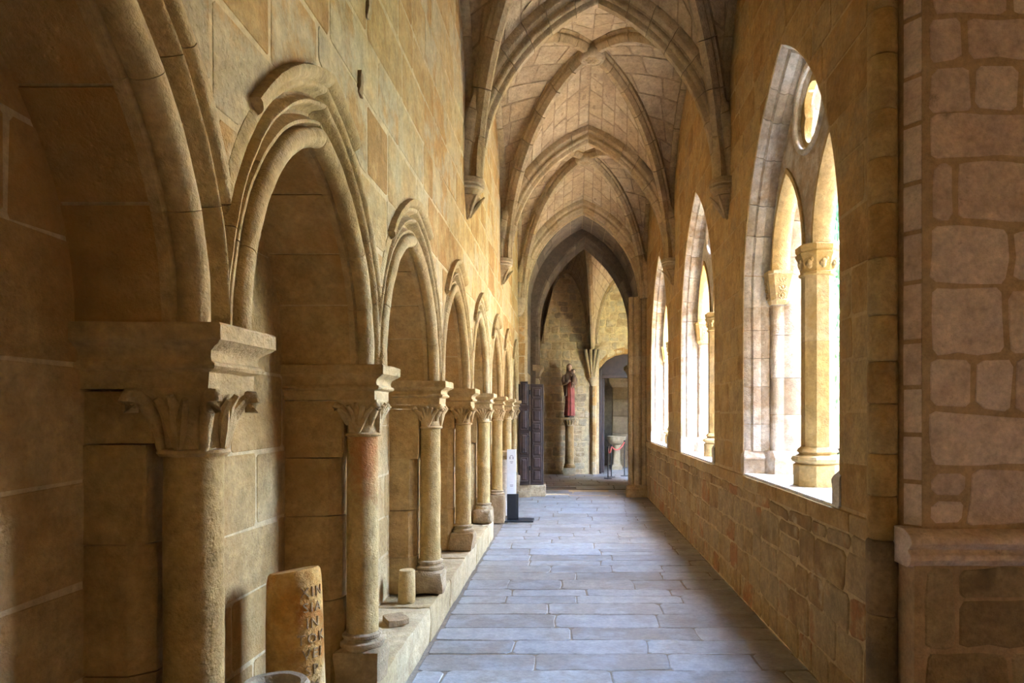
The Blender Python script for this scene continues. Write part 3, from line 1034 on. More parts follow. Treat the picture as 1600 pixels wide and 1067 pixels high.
    # chamfer mouldings around the lancets
    LP = [(.035, MULX-.075), (.0, MULX-.075), (-.008, MULX-.06), (-.022, MULX-.03), (-.024, MULX+.03), (-.008, MULX+.06), (.0, MULX+.075), (.035, MULX+.075)]
    for s in (-1, 1):
        for side in (-1, 1):
            vs, fs = arch_half(LP, la, lr, side, 0, 1, 8, lambda u, z, x, s=s: Vector((x, cy+s*lc+u, zl+z)))
            autosmooth(pyobj('lancet_arch', vs, fs, 'mullion', w), 38)
    # mullion
    zb = SILL+.018
    base = [(.165, 0), (.165, .145), (.16, .15), (.145, .155), (.175, .175), (.18, .19), (.17, .205), (.14, .215), (.125, .225), (.14, .24), (.135, .255), (.112, .275)]
    stack('mullion_base', [octo(MULX, cy, r, zb+z) for r, z in base], 'mullion', w, smooth=30)
    z = zb+.275
    for e in ((1.95, 2.555) if k else (2.10, 2.555)):
        stack('mullion_shaft', [octo(MULX, cy, .112, q) for q in (z+.001, (z+e)/2, e-.001)], 'mullion', w); z = e
    cap = [(.118, 2.555), (.128, 2.562), (.128, 2.578), (.116, 2.585), (.122, 2.62), (.135, 2.67), (.150, 2.70), (.150, 2.715), (.140, 2.722), (.150, 2.735), (.152, 2.765), (.135, 2.778)]
    cp = stack('mullion_capital', [octo(MULX, cy, r, z) for r, z in cap], 'mullion', w, smooth=30)
    bm = bmesh.new()
    for i in range(8):
        a = 2*PI*i/8
        for dz, dr, rr in ((.045, .124, .016), (.07, .130, .02), (.09, .134, .014), (.06, .128, .014), (.06, .128, .014)):
            off = {.045: 0, .07: 0, .09: .14}.get(dz, -.15)
            sphere_bm(bm, (MULX+dr*math.cos(a+off)*.95, cy+dr*math.sin(a+off)*.95, 2.575+dz), rr, rr, rr*1.2, 6, 5)
    bmobj('carved_leaves', bm, 'mullion', cp, smooth=True)
for k, cy in enumerate(WIN_Y): window(k, cy)

# ================================================================== THE LEFT ARCADE
APF = [(.0,-.10), (.0,-.072), (.010,-.066), (.012,-.060)]
for i in range(13):
    a = math.radians(-135+195*i/12)
    APF.append((.034+.040*math.sin(a), -.032+.040*math.cos(a)))
APF += [(.066,-.044), (.072,-.056), (.078,-.050), (.080,-.024), (.084,-.020), (.094,-.021), (.098,-.028), (.104,-.052), (.114,-.066), (.126,-.066), (.138,-.050), (.144,-.014), (.147,-.004)]
APF += [(.153,.004), (.160,.005), (.166,-.002), (.170,-.020), (.178,-.038), (.188,-.042), (.197,-.030), (.203,-.004), (.207,.004), (.213,.009), (.222,.010), (.240,.008), (.255,.002), (.255,-.10)]
ord_ = ['nearest, partly out of frame at the left edge', 'second from the viewer, the large one in full view', 'third from the viewer', 'fourth from the viewer', 'fifth from the viewer', 'sixth from the viewer', 'seventh from the viewer', 'last before the dark door']
def clip_y(o, m0, m1):
    me = o.data
    bm = bmesh.new(); bm.from_mesh(me)
    for y, n in ((m0, -1), (m1, 1)):
        g = list(bm.verts)+list(bm.edges)+list(bm.faces)
        bmesh.ops.bisect_plane(bm, geom=g, plane_co=(0, y, 0), plane_no=(0, n, 0), clear_outer=True)
    bm.to_mesh(me); bm.free()
for k, (cy, a, R, m0, m1) in enumerate(ARC):
    t = thing('arcade_arch', f'moulded arch of the left arcade, {ord_[k]}', 'arch', 'pointed arches of the left arcade')
    L = R*math.acos((R-a)/R)
    put = lambda u, z, w, cy=cy: Vector((XL+w, cy+u, IMP_T+z))
    nv = 4 if k < 4 else 3
    for side in (-1, 1):
        if k == 0 and side < 0: continue
        e = [0]+[(i+1+R_.uniform(-.15, .15))/nv for i in range(nv-1)]+[1]
        for i in range(nv):
            jw = R_.uniform(-.0015, .0015)
            vs, fs = arch_half([(r, w+jw) for r, w in APF], a, R, side, e[i]+(.001 if i else 0), e[i+1]-.001, 7, put)
            vs = [v+noise.noise_vector(v*9)*.0030+noise.noise_vector(v*40)*.0008 for v in vs]
            o = pyobj('voussoir', vs, fs, 'arch', t, rnd=.3+.5*R_.random())
            clip_y(o, m0, m1); autosmooth(o, 48)
        # soffit stones through the depth of the niche
        e = [0]+[(i+1+R_.uniform(-.1, .1))/4 for i in range(3)]+[1]
        for i in range(4):
            sp = [(.0, BACK_X[k]-XL-.03), (.0, -.21), (.0, -.095), (.12, -.095), (.12, BACK_X[k]-XL-.03)]
            sp = [(r+.004, w) for r, w in sp]
            vs, fs = arch_half(sp, a, R, side, e[i]+(.004 if i else 0), e[i+1]-.004, 5, put)
            o = pyobj('soffit_stone', vs, fs, 'niche', t)
            autosmooth(o, 40)
        sp = [(.03, BACK_X[k]-XL-.03), (.012, BACK_X[k]-XL-.03), (.012, -.095), (.03, -.095), (.24, -.10), (.24, BACK_X[k]-XL-.03)]
        vs, fs = arch_half(sp, a, R, side, 0, 1, 18, put)
        o = pyobj('soffit_bed', vs, fs, 'mortar_left', t)
        clip_y(o, m0, m1)
    # what is left of the projecting hood mould
    HP = [(.222,-.02), (.226,.006), (.236,.026), (.246,.036), (.266,.040), (.276,.036), (.279,.026), (.281,-.02)]
    c = R-a
    t_l = (.50, 1.0); t_r = (.76, 1.0)
    for side, (q0, q1) in ((-1, t_l), (1, t_r)):
        vs, fs = arch_half(HP, a, R, side, q0, q1, 7, put)
        vs = [v+noise.noise_vector(v*14)*.006 for v in vs]
        if k == 0 and side < 0: continue
        autosmooth(pyobj('hood_mould', vs, fs, 'arch', t), 45)

def capital(cx, cy, z0, z1, parent, kind, mat):
    h = z1-z0
    def ring(r, q, z):
        out = []
        for i in range(32):
            a = 2*PI*i/32
            c_, s_ = math.cos(a), math.sin(a)
            sq = 1/max(abs(c_), abs(s_))
            out.append((cx+r*c_*(1+(sq-1)*q), cy+r*s_*(1+(sq-1)*q), z))
        return out
    cp = stack('capital', [ring(.076, 0, z0+.012), ring(.078, .05, z0+h*.3), ring(.084, .25, z0+h*.6), ring(.094, .6, z0+h*.85), ring(.102, .9, z0+h*.93), ring(.102, .9, z1)], mat, parent, smooth=45)
    lathe('astragal', [(.07, 0), (.086, .002), (.092, .010), (.09, .018), (.08, .022), (.07, .022)], mat, cp, n=28, loc=(cx, cy, z0-.006))
    for q in range(4):
        a = PI/4+q*PI/2
        ca, sa = math.cos(a), math.sin(a)
        if kind == 'scroll':
            prof = [(.078, .02), (.086, .30), (.098, .55), (.118, .78), (.138, .90), (.154, .90), (.162, .80), (.156, .70), (.146, .70), (.142, .78)]
            rad = [.012, .016, .019, .02, .02, .02, .02, .019, .016, .01]
        else:
            prof = [(.078, .30), (.088, .45), (.100, .62), (.120, .78), (.138, .84), (.148, .78), (.146, .70)]
            rad = [.010, .018, .024, .024, .02, .015, .008]
        tube('volute', [(cx+r*ca, cy+r*sa, z0+z*h) for r, z in prof], rad, mat, cp, n=8)
        # palm leaf between the corners
        a2 = q*PI/2
        for j, d in enumerate((-.62, -.32, 0, .32, .62)):
            if kind == 'scroll' and abs(d) > .4: continue
            top = .92-.25*abs(d)
            pts, rr = [], []
            for i in range(6):
                u = i/5
                an = a2+d*u
                sq = 1+ (1/max(abs(math.cos(an)), abs(math.sin(an)))-1)*u*.7
                r = (.080+.026*u**1.6+(.012 if i == 5 else 0))*sq
                pts.append((cx+r*math.cos(an), cy+r*math.sin(an), z0+h*(.08+top*u*.9)))
                rr.append(.005+.011*math.sin(PI*(.15+.75*u)))
            tube('leaf', pts, rr, mat, cp, n=6)
    return cp

pl_ = ['nearest arcade column, dark in the left foreground with a scrolled capital', 'second arcade column, stained red below its leafy capital', 'third arcade column, behind the small stone stump', 'fourth arcade column from the viewer, pitted shaft on a cracked base',
       'fifth arcade column, the last one standing on the stone bench', 'sixth arcade column, on a tall grey block beside the sign', 'seventh arcade column, yellowish, just behind the sign', 'eighth and farthest arcade column, next to the dark door']
for k, yp in enumerate(PIER_Y):
    t = thing('arcade_column', pl_[k], 'column', 'columns of the left arcade')
    ccx, ccy = -1.035, yp+.135
    foot = BEN_H if k < 5 else 0.0
    bxk = max(BACK_X[k], BACK_X[min(k+1, 7)])-.06
    bxk = min(BACK_X[k], BACK_X[min(k+1, 7)])-.02
    # impost with its moulding on three sides
    y0, y1 = yp, yp+.34
    X1 = -.895
    imp = [(-.052, 1.662), (-.052, 1.708), (-.046, 1.712), (-.032, 1.716), (-.027, 1.724), (-.030, 1.732), (-.040, 1.738), (-.043, 1.75), (-.038, 1.765), (-.022, 1.776), (-.010, 1.782), (-.004, 1.788), (.0, 1.79), (.0, IMP_T-.006), (-.006, IMP_T)]
    rings = [rect_ring(bxk, X1+o, y0-o*.8, y1+o*.8, z, 6, 4) for o, z in imp]
    stack('impost', rings, 'arch', t, smooth=38, amp=.004, freq=14)
    # pier behind the column, laid in blocks with a chamfered edge
    z = foot
    zs = [foot]
    while zs[-1] < 1.66-.2: zs.append(min(zs[-1]+R_.uniform(.26, .42), 1.66))
    if zs[-1] < 1.66: zs.append(1.66)
    px, pa, pb = -1.125, yp+.055, yp+.285
    for z0, z1 in zip(zs[:-1], zs[1:]):
        j = R_.uniform(-.004, .004)
        ch = .05 if z1 < 1.5 else .006
        top = z1 > 1.6
        X_ = px+j+(.02 if top else 0)
        ri = [[(bxk, pa+j, q), (X_-ch, pa+j, q), (X_, pa+j+ch, q), (X_, pb-ch, q), (X_-ch, pb, q), (bxk, pb, q)] for q in (z0+.002, (z0*2+z1)/3, (z0+2*z1)/3, z1-.002)]
        stack('pier_block', ri, 'pier', t, smooth=25, amp=.005, freq=9)
    capital(ccx, ccy, 1.487, 1.665, t, 'scroll' if k == 0 else 'palm', 'arch')
    zb = foot+.235 if k < 5 else .47
    if k == 0: zb = foot+.2
    mat = 'column_red' if k == 1 else 'column'
    lathe('shaft', [(.080, zb), (.078, zb+.02), (.0765, zb+.3), (.0765, zb+.55), (.0755, zb+.8), (.075, 1.489)], mat, t, n=28, loc=(ccx, ccy, 0), amp=.004, freq=10)
    bs = lathe('base', [(.10, zb-.065), (.108, zb-.05), (.106, zb-.032), (.09, zb-.026), (.088, zb-.016), (.096, zb-.008), (.096, zb+.006), (.084, zb+.014)], 'base', t, n=28, loc=(ccx, ccy, 0), amp=.006, freq=12)
    rough_block('plinth', ccx-.115, ccx+.112, ccy-.115, ccy+.115, foot+.0, zb-.058, 'base', t, cuts=5, bev=.03, amp=.016, freq=9)

# ---- bench
t = thing('stone_bench', 'low worn stone bench running under the left arcade', 'bench')
y = .2
i = 0
while y < 8.70:
    e = min(y+R_.uniform(.62, 1.05), 8.72)
    if 8.72-e < .3: e = 8.72
    rough_block('bench_block', -1.40, -.945+R_.uniform(-.012, .012), y+.003, e-.003, -.0, BEN_H-R_.uniform(0, .012), 'bench', t, cuts=6, bev=.022, amp=.011, freq=7, seed=i)
    y = e; i += 1

# ================================================================== FAR END
def seg_arch(x0, x1, zs, zc, zbot, n=14):
    w = x1-x0; r = (zc-zs); Rr = (w*w/4+r*r)/(2*r); cx = (x0+x1)/2
    p = [(x0, zbot)]
    for i in range(n+1):
        x = x0+w*i/n
        p.append((x, zc-Rr+math.sqrt(Rr*Rr-(x-cx)**2)))
    p.append((x1, zbot))
    return p
fa = struct(plate('wall_far_arch', [[(-2.1, 0), (XO, 0), (XO, ROOF), (-2.1, ROOF)], pointed(XC, TA-.01, TR, SPR, -.0+.001)], 1.0, MY(YF0+.53), 'mortar_left'))
BC, BA, BR, BS = .345, .965, 2.16, 3.40
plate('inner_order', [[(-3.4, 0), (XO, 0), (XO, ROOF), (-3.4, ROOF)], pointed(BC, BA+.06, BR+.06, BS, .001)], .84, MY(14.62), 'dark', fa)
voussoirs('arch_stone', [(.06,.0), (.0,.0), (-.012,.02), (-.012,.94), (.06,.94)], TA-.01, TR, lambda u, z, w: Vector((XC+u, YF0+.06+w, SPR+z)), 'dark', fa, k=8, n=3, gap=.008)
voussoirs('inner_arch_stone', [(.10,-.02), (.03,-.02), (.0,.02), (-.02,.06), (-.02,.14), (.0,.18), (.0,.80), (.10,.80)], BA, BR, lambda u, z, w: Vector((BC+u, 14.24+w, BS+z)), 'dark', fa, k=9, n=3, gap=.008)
for s in (-1, 1):
    z = 0.0
    while z < SPR-.02:
        e = min(z+R_.uniform(.26, .4), SPR)
        x0, x1 = sorted((XC+s*(TA-.02), XC+s*(TA+.08)))
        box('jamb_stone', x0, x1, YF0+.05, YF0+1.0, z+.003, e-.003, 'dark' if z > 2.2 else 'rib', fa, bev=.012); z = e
    z = .0
    while z < BS-.02:
        e = min(z+R_.uniform(.26, .4), BS)
        if z < 2.32 < e+.05: e = 2.32
        if abs(z-2.32) < .001: e = 2.60
        elif BS-e < .1: e = BS
        if e == 2.60:
            xi = BC+s*BA
            rr = []
            for zz, d in ((2.32, .01), (2.35, .03), (2.36, .0), (2.46, .03), (2.52, .07), (2.53, .09), (2.60, .09)):
                x0, x1 = sorted((xi-s*d, xi+s*.12)); rr.append(rect_ring(x0, x1, 14.22-d*.5, 15.0, zz))
            stack('jamb_capital', rr, 'rib', fa)
        else:
            x0, x1 = sorted((BC+s*BA, BC+s*(BA+.12)))
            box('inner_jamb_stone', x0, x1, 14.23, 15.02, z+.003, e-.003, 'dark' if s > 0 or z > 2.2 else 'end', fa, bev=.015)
        z = e
# pale face of the wall on either side of the arch
geos = []
for x0, x1 in ((XL, XC-TA-.03), (XC+TA+.03, XR)):
    for q in lay(x0, x1, 0, 3.8, (.24, .34), (.2, .4), rng, gap=.01): geos.append(stone_geo(q, FY(YF0+.03), .006, .004, rng, c=.01))
emit('face_stone', geos, 'left', fa, limit=40)

# clustered shaft that carries the third vault arch on the right, down to the floor
t = thing('clustered_shaft', 'tall clustered wall shaft on the right, standing on the floor before the dark arch', 'shaft')
cs = [(1.16, -.02), (1.165, .05), (1.18, .06), (1.19, .085), (1.215, .095), (1.24, .085), (1.25, .06), (1.27, .07), (1.30, .125), (1.34, .14), (1.38, .125), (1.40, .09), (1.43, .095), (1.46, .11), (1.50, .10), (1.50, -.02)]
z = .22
while z < SPR:
    e = min(z+R_.uniform(.30, .48), SPR+.04)
    stack('shaft_drum', [[(x, YF0-.0-d, q) for x, d in cs] for q in (z+.002, e-.002)], 'rib', t, smooth=35); z = e
br = [(0, .10), (.12, .10), (.14, .085), (.155, .07), (.175, .075), (.19, .06), (.22, .02)]
stack('shaft_base', [rect_ring(1.16-o*.6, 1.50, YF0-.12-o, YF0-.0, z) for z, o in br], 'rib', t, smooth=25)

# ---- far wall
dh = seg_arch(.80, 2.30, 2.76, 3.16, 0)
we = struct(plate('wall_end', [[(-3.2, 0), (.80, 0)] + dh[1:-1] + [(2.30, 0), (6, 0), (6, ROOF), (-3.2, ROOF)]], .42, MY(YE+.21), 'mortar_end'))
geos = []
for q in lay(-1.3, 2.3, 0, 5.4, (.13, .26), (.16, .40), rng, gap=.024, wob=.02, holes=[dh], hoff=.02):
    cxq = sum(p[0] for p in q)/len(q)
    if .50 < cxq < .74 and min(p[1] for p in q) < 3.5: continue
    geos.append(stone_geo(q, FY(YE), .012, .006, rng, c=.03))
emit('rubble_stone', geos, 'end', we, limit=200)
# soffit stones of the doorway
for i in range(7):
    x0 = .80+1.5*i/7; x1 = .80+1.5*(i+1)/7
    f = lambda x: 3.16-1.0-(.75**2+.4**2)/.8+1.0+math.sqrt(((.75**2+.4**2)/.8)**2-(x-1.55)**2)
    pts = []
    for yy in (YE-.012, YE+.44):
        for (x, dz) in ((x0+.004, 0), (x1-.004, 0), (x1-.004, .16), (x0+.004, .16)): pts.append((x, yy, f(x)+dz-.006))
    pyobj('door_arch_stone', pts, [(0,1,2,3), (4,7,6,5), (0,4,5,1), (1,5,6,2), (2,6,7,3), (3,7,4,0)], 'left', we)
# rib, corbels and thin shaft between the two far bays
t = thing('far_wall_shaft', 'thin wall shaft with stacked carved corbels between the statue and the doorway', 'shaft')
rx = .62
z = 0.0
while z < 2.30:
    e = min(z+R_.uniform(.3, .45), 2.30)
    stack('shaft_drum', [[(rx-.03, YE+.02, q), (rx-.03, YE-.05, q), (rx+.01, YE-.09, q), (rx+.07, YE-.09, q), (rx+.11, YE-.05, q), (rx+.11, YE+.02, q)] for q in (z+.002, e-.002)], 'left', t); z = e
def halfcone(name, z0, z1, r0, r1, dx, mat):
    rr = []
    for zz, r in ((z0, r0), (z0+(z1-z0)*.5, r0+(r1-r0)*.35), (z0+(z1-z0)*.85, r0+(r1-r0)*.85), (z1-.03, r1), (z1, r1)):
        rr.append([(rx+dx+r*math.cos(a), YE+.02-r*.9*math.sin(a), zz) for a in [PI*i/8 for i in range(9)]])
    return stack(name, rr, mat, t, smooth=40)
halfcone('lower_corbel', 2.22, 2.52, .03, .15, .0, 'rib')
for d in (-.16, -.05, .06, .16):
    tube('corbel_rib', [(rx+d*.35, YE-.06, 2.54), (rx+d*.6, YE-.09, 2.8), (rx+d*1.0, YE-.13, 3.12), (rx+d*1.15, YE-.15, 3.24)], [.035, .04, .05, .055], 'rib', t, n=8)
halfcone('upper_corbel', 3.12, 3.36, .10, .21, .0, 'rib')

fc = struct(empty('ceiling_end'))
web_v, web_f, web_geo = [], [], []
Rb = lambda t: Vector((.62-.30*t, 17.72-2.6*math.sin(t*PI/2), 3.30+2.25*math.sin(t*PI/2)**.9))
def warch(xa, xb, za, zb): return lambda t: Vector((xb+(xa-xb)*math.cos(t*PI/2)**1.05, YE-.01, za+(zb-za)*math.sin(t*PI/2)))
WL1 = warch(.55, -.05, 3.4, 5.30); WL0 = warch(-.68, -.05, 3.4, 5.30); WR1 = warch(.70, 1.62, 3.4, 5.30); WR0 = warch(2.5, 1.62, 3.4, 5.3)
Rl = lambda t: Vector((-.72+1.04*t, 17.72-2.6*math.sin(t*PI/2), 3.30+2.25*math.sin(t*PI/2)**.9))
Rr_ = lambda t: Vector((2.6-2.28*t, 17.72-2.6*math.sin(t*PI/2), 3.30+2.25*math.sin(t*PI/2)**.9))
patch(WL1, Rb, .03); patch(WL0, Rl, .03); patch(WR1, Rb, .03); patch(WR0, Rr_, .03)
me = bpy.data.meshes.new('vault_web'); me.from_pydata([tuple(v) for v in web_v], [], web_f)
link('vault_web', me, 'mortar_web', fc)
emit('web_stone', web_geo, 'web', fc, limit=70)
t = thing('far_vault_rib', 'vault rib over the far wall, falling onto the stacked corbels', 'vault rib')
def rbp(t_, r):
    e = 1e-3
    d = (Rb(min(t_+e, 1))-Rb(max(t_-e, 0))).normalized()
    s = d.cross(Vector((0, 0, 1))).normalized()
    return Rb(t_) + s.cross(d)*(r-.13)
sweep_rib('rib_stone', rbp, [(r, w*.95) for r, w in DPROF], 'rib', t, [0, .2, .4, .6, .8, .97])
for nm, A_, lab in (('left', (WL1, WL0), 'pointed wall rib framing the wall above the statue'), ('right', (WR1,), 'curved wall rib above the far doorway')):
    t = thing('far_wall_rib', lab, 'vault rib')
    for W_ in A_:
        def wq(t_, r, W_=W_):
            p = W_(t_); d = (W_(min(t_+1e-3, 1))-W_(max(t_-1e-3, 0))).normalized()
            n = d.cross(Vector((0, 1, 0)))
            if n.z < 0: n = -n
            return p + n*(r-.05) + Vector((0, -.04, 0))
        sweep_rib('rib_stone', wq, [(.06,-.06), (.0,-.06), (-.02,-.03), (-.02,.03), (.0,.06), (.06,.06)], 'rib', t, [0, .25, .5, .75, 1])
# side walls of the far gallery and its windows to the garth
struct(box('wall_far_left', -3.5, -3.2, YF1-.1, YE+.4, 0, ROOF, 'mortar_end'))
ow = [pointed(x, 1.0, 1.9, WSPR, SILL) for x in (3.5, 7.0, 10.2)]
struct(plate('wall_far_garth', [[(XO-.02, 0), (12.6, 0), (12.6, ROOF), (XO-.02, ROOF)]]+ow, .5, MY(YF1+.2), 'outside'))
struct(box('wall_far_right', 6.0, 6.3, YF1+.45, YE+.4, 0, ROOF, 'mortar_end'))
# room beyond the doorway
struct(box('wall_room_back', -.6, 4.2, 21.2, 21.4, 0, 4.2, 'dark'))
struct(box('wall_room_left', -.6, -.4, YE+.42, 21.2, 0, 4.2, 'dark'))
struct(plate('wall_room_right', [[(YE+.42, 0), (21.3, 0), (21.3, 4.2), (YE+.42, 4.2)], pointed(19.9, .22, .42, 2.1, 1.3)], .2, MX(4.1), 'end'))  # narrow opening added out of view to light the room
struct(box('ceiling_room', -.6, 4.2, YE+.42, 21.4, 4.2, 4.4, 'end'))
t = thing('room_pillar', 'square grey pillar with a jutting impost seen through the far doorway', 'pillar')
z = 0
while z < 3.4:
    e = min(z+.5, 3.4); box('pillar_block', 1.30, 1.74, 20.0, 20.4, z+.003, e-.003, 'rib', t, bev=.015); z = e
stack('pillar_impost', [rect_ring(1.30-o, 1.74+o, 20-o, 20.4+o, z) for o, z in ((0, 2.35), (.08, 2.45), (.12, 2.55), (.12, 2.62), (0, 2.64))], 'rib', t)
t = thing('stone_font', 'stone basin on a pedestal inside the far doorway', 'font')
lathe('font_pedestal', [(.17, 0), (.17, .1), (.11, .16), (.10, .6), (.13, .70)], 'rib', t, n=16, loc=(1.36, 19.3, 0))
lathe('font_basin', [(.13, .70), (.22, .76), (.27, .86), (.28, .94), (.24, .95), (.20, .85), (.02, .80)], 'rib', t, n=20, loc=(1.36, 19.3, 0))
# wooden door leaf and frame of the far doorway
t = thing('wooden_door', 'dark wooden door leaf standing open inside the far doorway', 'door')
box('door_frame', .81, .87, YE+.16, YE+.28, 0, 2.74, 'wood', t, bev=.008)
box('door_frame', .87, 2.24, YE+.20, YE+.28, 2.52, 2.60, 'wood2', t, bev=.008)
lf = box('leaf', .88, .95, YE+.26, YE+.98, .02, 2.50, 'wood', t, bev=.008)
for z in (.3, 1.1, 1.9): box('door_strap', .945, .962, YE+.3, YE+.9, z, z+.06, 'iron', lf, bev=.003)
ty = plate('tympanum', [[(.87, 2.60), (2.24, 2.60)] + list(reversed([(min(max(p[0], .87), 2.24), p[1]-.005) for p in dh[1:-1]]))], .05, MY(YE+.24), 'wood', t)

# ---- panelled door leaf on the left
t = thing('panelled_door', 'tall dark panelled wooden door folded open at the end of the left wall', 'door')
DX0, DXm, DX1, DY = -.955, -.735, -.475, 13.06
DZ0, DZ1 = .225, 2.15
box('leaf', DX0, DXm-.004, DY, DY+.05, DZ0, DZ1, 'wood', t, bev=.005)
lf = box('leaf', DXm+.004, DX1, DY-.012, DY+.04, DZ0, DZ1, 'wood', t, bev=.005)
def door_panel(x0, x1, z0, z1, y):
    d = .006
    b = min(.028, (x1-x0)*.22)
    vs = []
    for (o, yy) in ((0, y+.012), (0, y-.012), (b*.35, y-.020), (b*.6, y-.006), (b, y-.006), (b*1.6, y-.022)):
        vs += [(x0+o, yy, z0+o), (x1-o, yy, z0+o), (x1-o, yy, z1-o), (x0+o, yy, z1-o)]
    fs = []
    for j in range(5):
        for i in range(4): fs.append((j*4+i, j*4+(i+1) % 4, (j+1)*4+(i+1) % 4, (j+1)*4+i))
    fs += [(0, 3, 2, 1), (20, 21, 22, 23)]
    return pyobj('panel', vs, fs, 'wood2', t)
hts = [.24, .24, .24, .24, .16, .24, .22, .20]
z = DZ0+.06
gap = (DZ1-DZ0-.12-sum(hts))/7
for h in hts:
    door_panel(DXm+.045, DX1-.035, z, z+h, DY-.012); z += h+gap
z = DZ0+.06
for h in (.46, .40, .40, .46):
    door_panel(DX0+.035, DXm-.035, z, z+h, DY); z += h+.065
bm = bmesh.new(); sphere_bm(bm, (DXm-.02, DY-.03, 1.16), .016, .016, .016, 10, 8); bmobj('knob', bm, 'iron', t, smooth=True)
tube('pull_ring', [(DXm-.11+.028*math.cos(a), DY-.03, .88+.04*math.sin(a)) for a in [i*2*PI/10 for i in range(11)]], .006, 'iron', t, n=6)
for z in (.5, 1.25, 1.95): box('hinge', DXm-.012, DXm+.012, DY-.03, DY-.01, z, z+.09, 'iron', t, bev=.003)
t = thing('stone_step', 'two low stone steps under the dark panelled door', 'step')
rough_block('step_block', -.95, -.72, 12.90, 13.15, 0, .11, 'base', t, cuts=4, bev=.015, amp=.006)
rough_block('step_block', -.95, -.44, 13.02, 13.4, .0, .215, 'base', t, cuts=4, bev=.015, amp=.006)

# ---- pedestal column and statue
t = thing('pedestal_column', 'short stone column with a carved capital carrying the painted statue', 'column')
SX, SY = .03, 17.50
rough_block('plinth', SX-.155, SX+.155, SY-.155, SY+.155, 0, .20, 'end', t, cuts=3, bev=.015, amp=.004)
lathe('base_moulding', [(.15, .20), (.155, .22), (.15, .245), (.125, .255), (.135, .27), (.13, .285), (.115, .30)], 'left', t, n=24, loc=(SX, SY, 0))
lathe('shaft', [(.115, .29), (.112, .7), (.108, 1.27)], 'left', t, n=24, loc=(SX, SY, 0))
cp = stack('capital', [[(SX+r*math.cos(a)*(1+(1/max(abs(math.cos(a)), abs(math.sin(a)))-1)*q), SY+r*math.sin(a)*(1+(1/max(abs(math.cos(a)), abs(math.sin(a)))-1)*q), z) for a in [2*PI*i/24 for i in range(24)]]
     for r, q, z in ((.12, 0, 1.26), (.125, 0, 1.285), (.108, .0, 1.295), (.12, .2, 1.36), (.145, .7, 1.42), (.15, .9, 1.43), (.15, .9, 1.48))], 'left', t, smooth=35)
for q in range(12):
    a = 2*PI*q/12
    tube('leaf', [(SX+r*math.cos(a), SY+r*math.sin(a), z) for r, z in ((.112, 1.30), (.125, 1.34), (.142, 1.385), (.16, 1.41), (.165, 1.395))], [.012, .018, .02, .016, .008], 'left', cp, n=6)
t = thing('statue', 'painted wooden statue of a robed woman holding a child, on the pedestal column', 'statue')
Z0 = 1.482
lathe('socle', [(.12, 0), (.125, .03), (.11, .045)], 'trunk', t, n=16, loc=(SX, SY, Z0))
def robe(name, levels, mat, folds, depth, ph=0.0, n=40):
    rr = []
    for z, rx_, ry_, dx, dy in levels:
        ring = []
        for i in range(n):
            a = 2*PI*i/n
            f = 1+depth*math.sin(folds*a+ph+z*2.2)*min(1, max(.15, 1.15-z))
            ring.append((SX+dx+rx_*f*math.cos(a), SY+dy+ry_*f*math.sin(a), Z0+z))
        rr.append(ring)
    return stack(name, rr, mat, t, smooth=60)
robe('gown', [(.045, .125, .115, 0, 0), (.06, .135, .12, 0, 0), (.20, .125, .11, .005, 0), (.40, .118, .10, .012, 0), (.60, .115, .095, .015, 0), (.78, .110, .09, .01, 0), (.90, .12, .09, .0, 0), (1.02, .135, .09, -.005, 0), (1.10, .11, .08, -.005, 0), (1.15, .05, .05, -.005, 0), (1.19, .038, .04, -.005, -.005)], 'robe', 9, .11)
robe('mantle', [(.55, .05, .10, -.085, .02), (.62, .095, .11, -.055, .03), (.72, .14, .10, -.02, .025), (.86, .160, .105, -.01, .02), (1.00, .168, .108, -.008, .015), (1.08, .14, .10, -.006, .012), (1.14, .08, .075, -.006, .01), (1.18, .06, .065, -.006, .01)], 'mantle', 7, .08, 1.0)
bm = bmesh.new()
sphere_bm(bm, (SX-.003, SY-.015, Z0+1.275), .062, .07, .088, 16, 12)
for v in bm.verts:                                    # chin, nose, brow, eye hollows
    q = v.co-Vector((SX-.003, SY-.015, Z0+1.275))
    if q.z < -.03: v.co.x -= q.x*.25
nz = bmesh.ops.create_cone(bm, segments=6, radius1=.013, radius2=.004, depth=.04, cap_ends=True)
for v in nz['verts']: v.co = Vector((SX-.003+v.co.x, SY-.086+v.co.y*.8-(.008 if v.co.z < 0 else 0), Z0+1.272+v.co.z))
head = bmobj('head', bm, 'flesh', t, smooth=True)
bm = bmesh.new()
for s in (-1, 1): sphere_bm(bm, (SX-.003+s*.022, SY-.078, Z0+1.288), .009, .006, .006, 8, 6)
bmobj('eyes', bm, 'mantle', head, smooth=True)
bm = bmesh.new(); sphere_bm(bm, (SX-.003, SY-.079, Z0+1.238), .015, .007, .006, 8, 6); bmobj('mouth', bm, 'robe', head, smooth=True)
rr = []
for z, rx_, ry_, dy in ((1.08, .11, .075, .03), (1.15, .088, .072, .028), (1.22, .078, .075, .022), (1.30, .074, .078, .016), (1.35, .058, .066, .014), (1.385, .02, .03, .012)):
    rr.append([(SX-.003+rx_*math.cos(a), SY+dy+ry_*math.sin(a)*(1 if math.sin(a) > 0 else .55), Z0+z) for a in [2*PI*i/20 for i in range(20)]])
stack('veil', rr, 'mantle', t, smooth=60)
def limb(name, pts, rad, mat): return tube(name, [(SX+x, SY+y, Z0+z) for x, y, z in pts], rad, mat, t, n=10)
limb('sleeve', [(-.135, -.005, 1.06), (-.165, -.03, .95), (-.15, -.075, .86), (-.09, -.125, .88), (-.03, -.14, .92)], [.045, .052, .05, .042, .036], 'mantle')
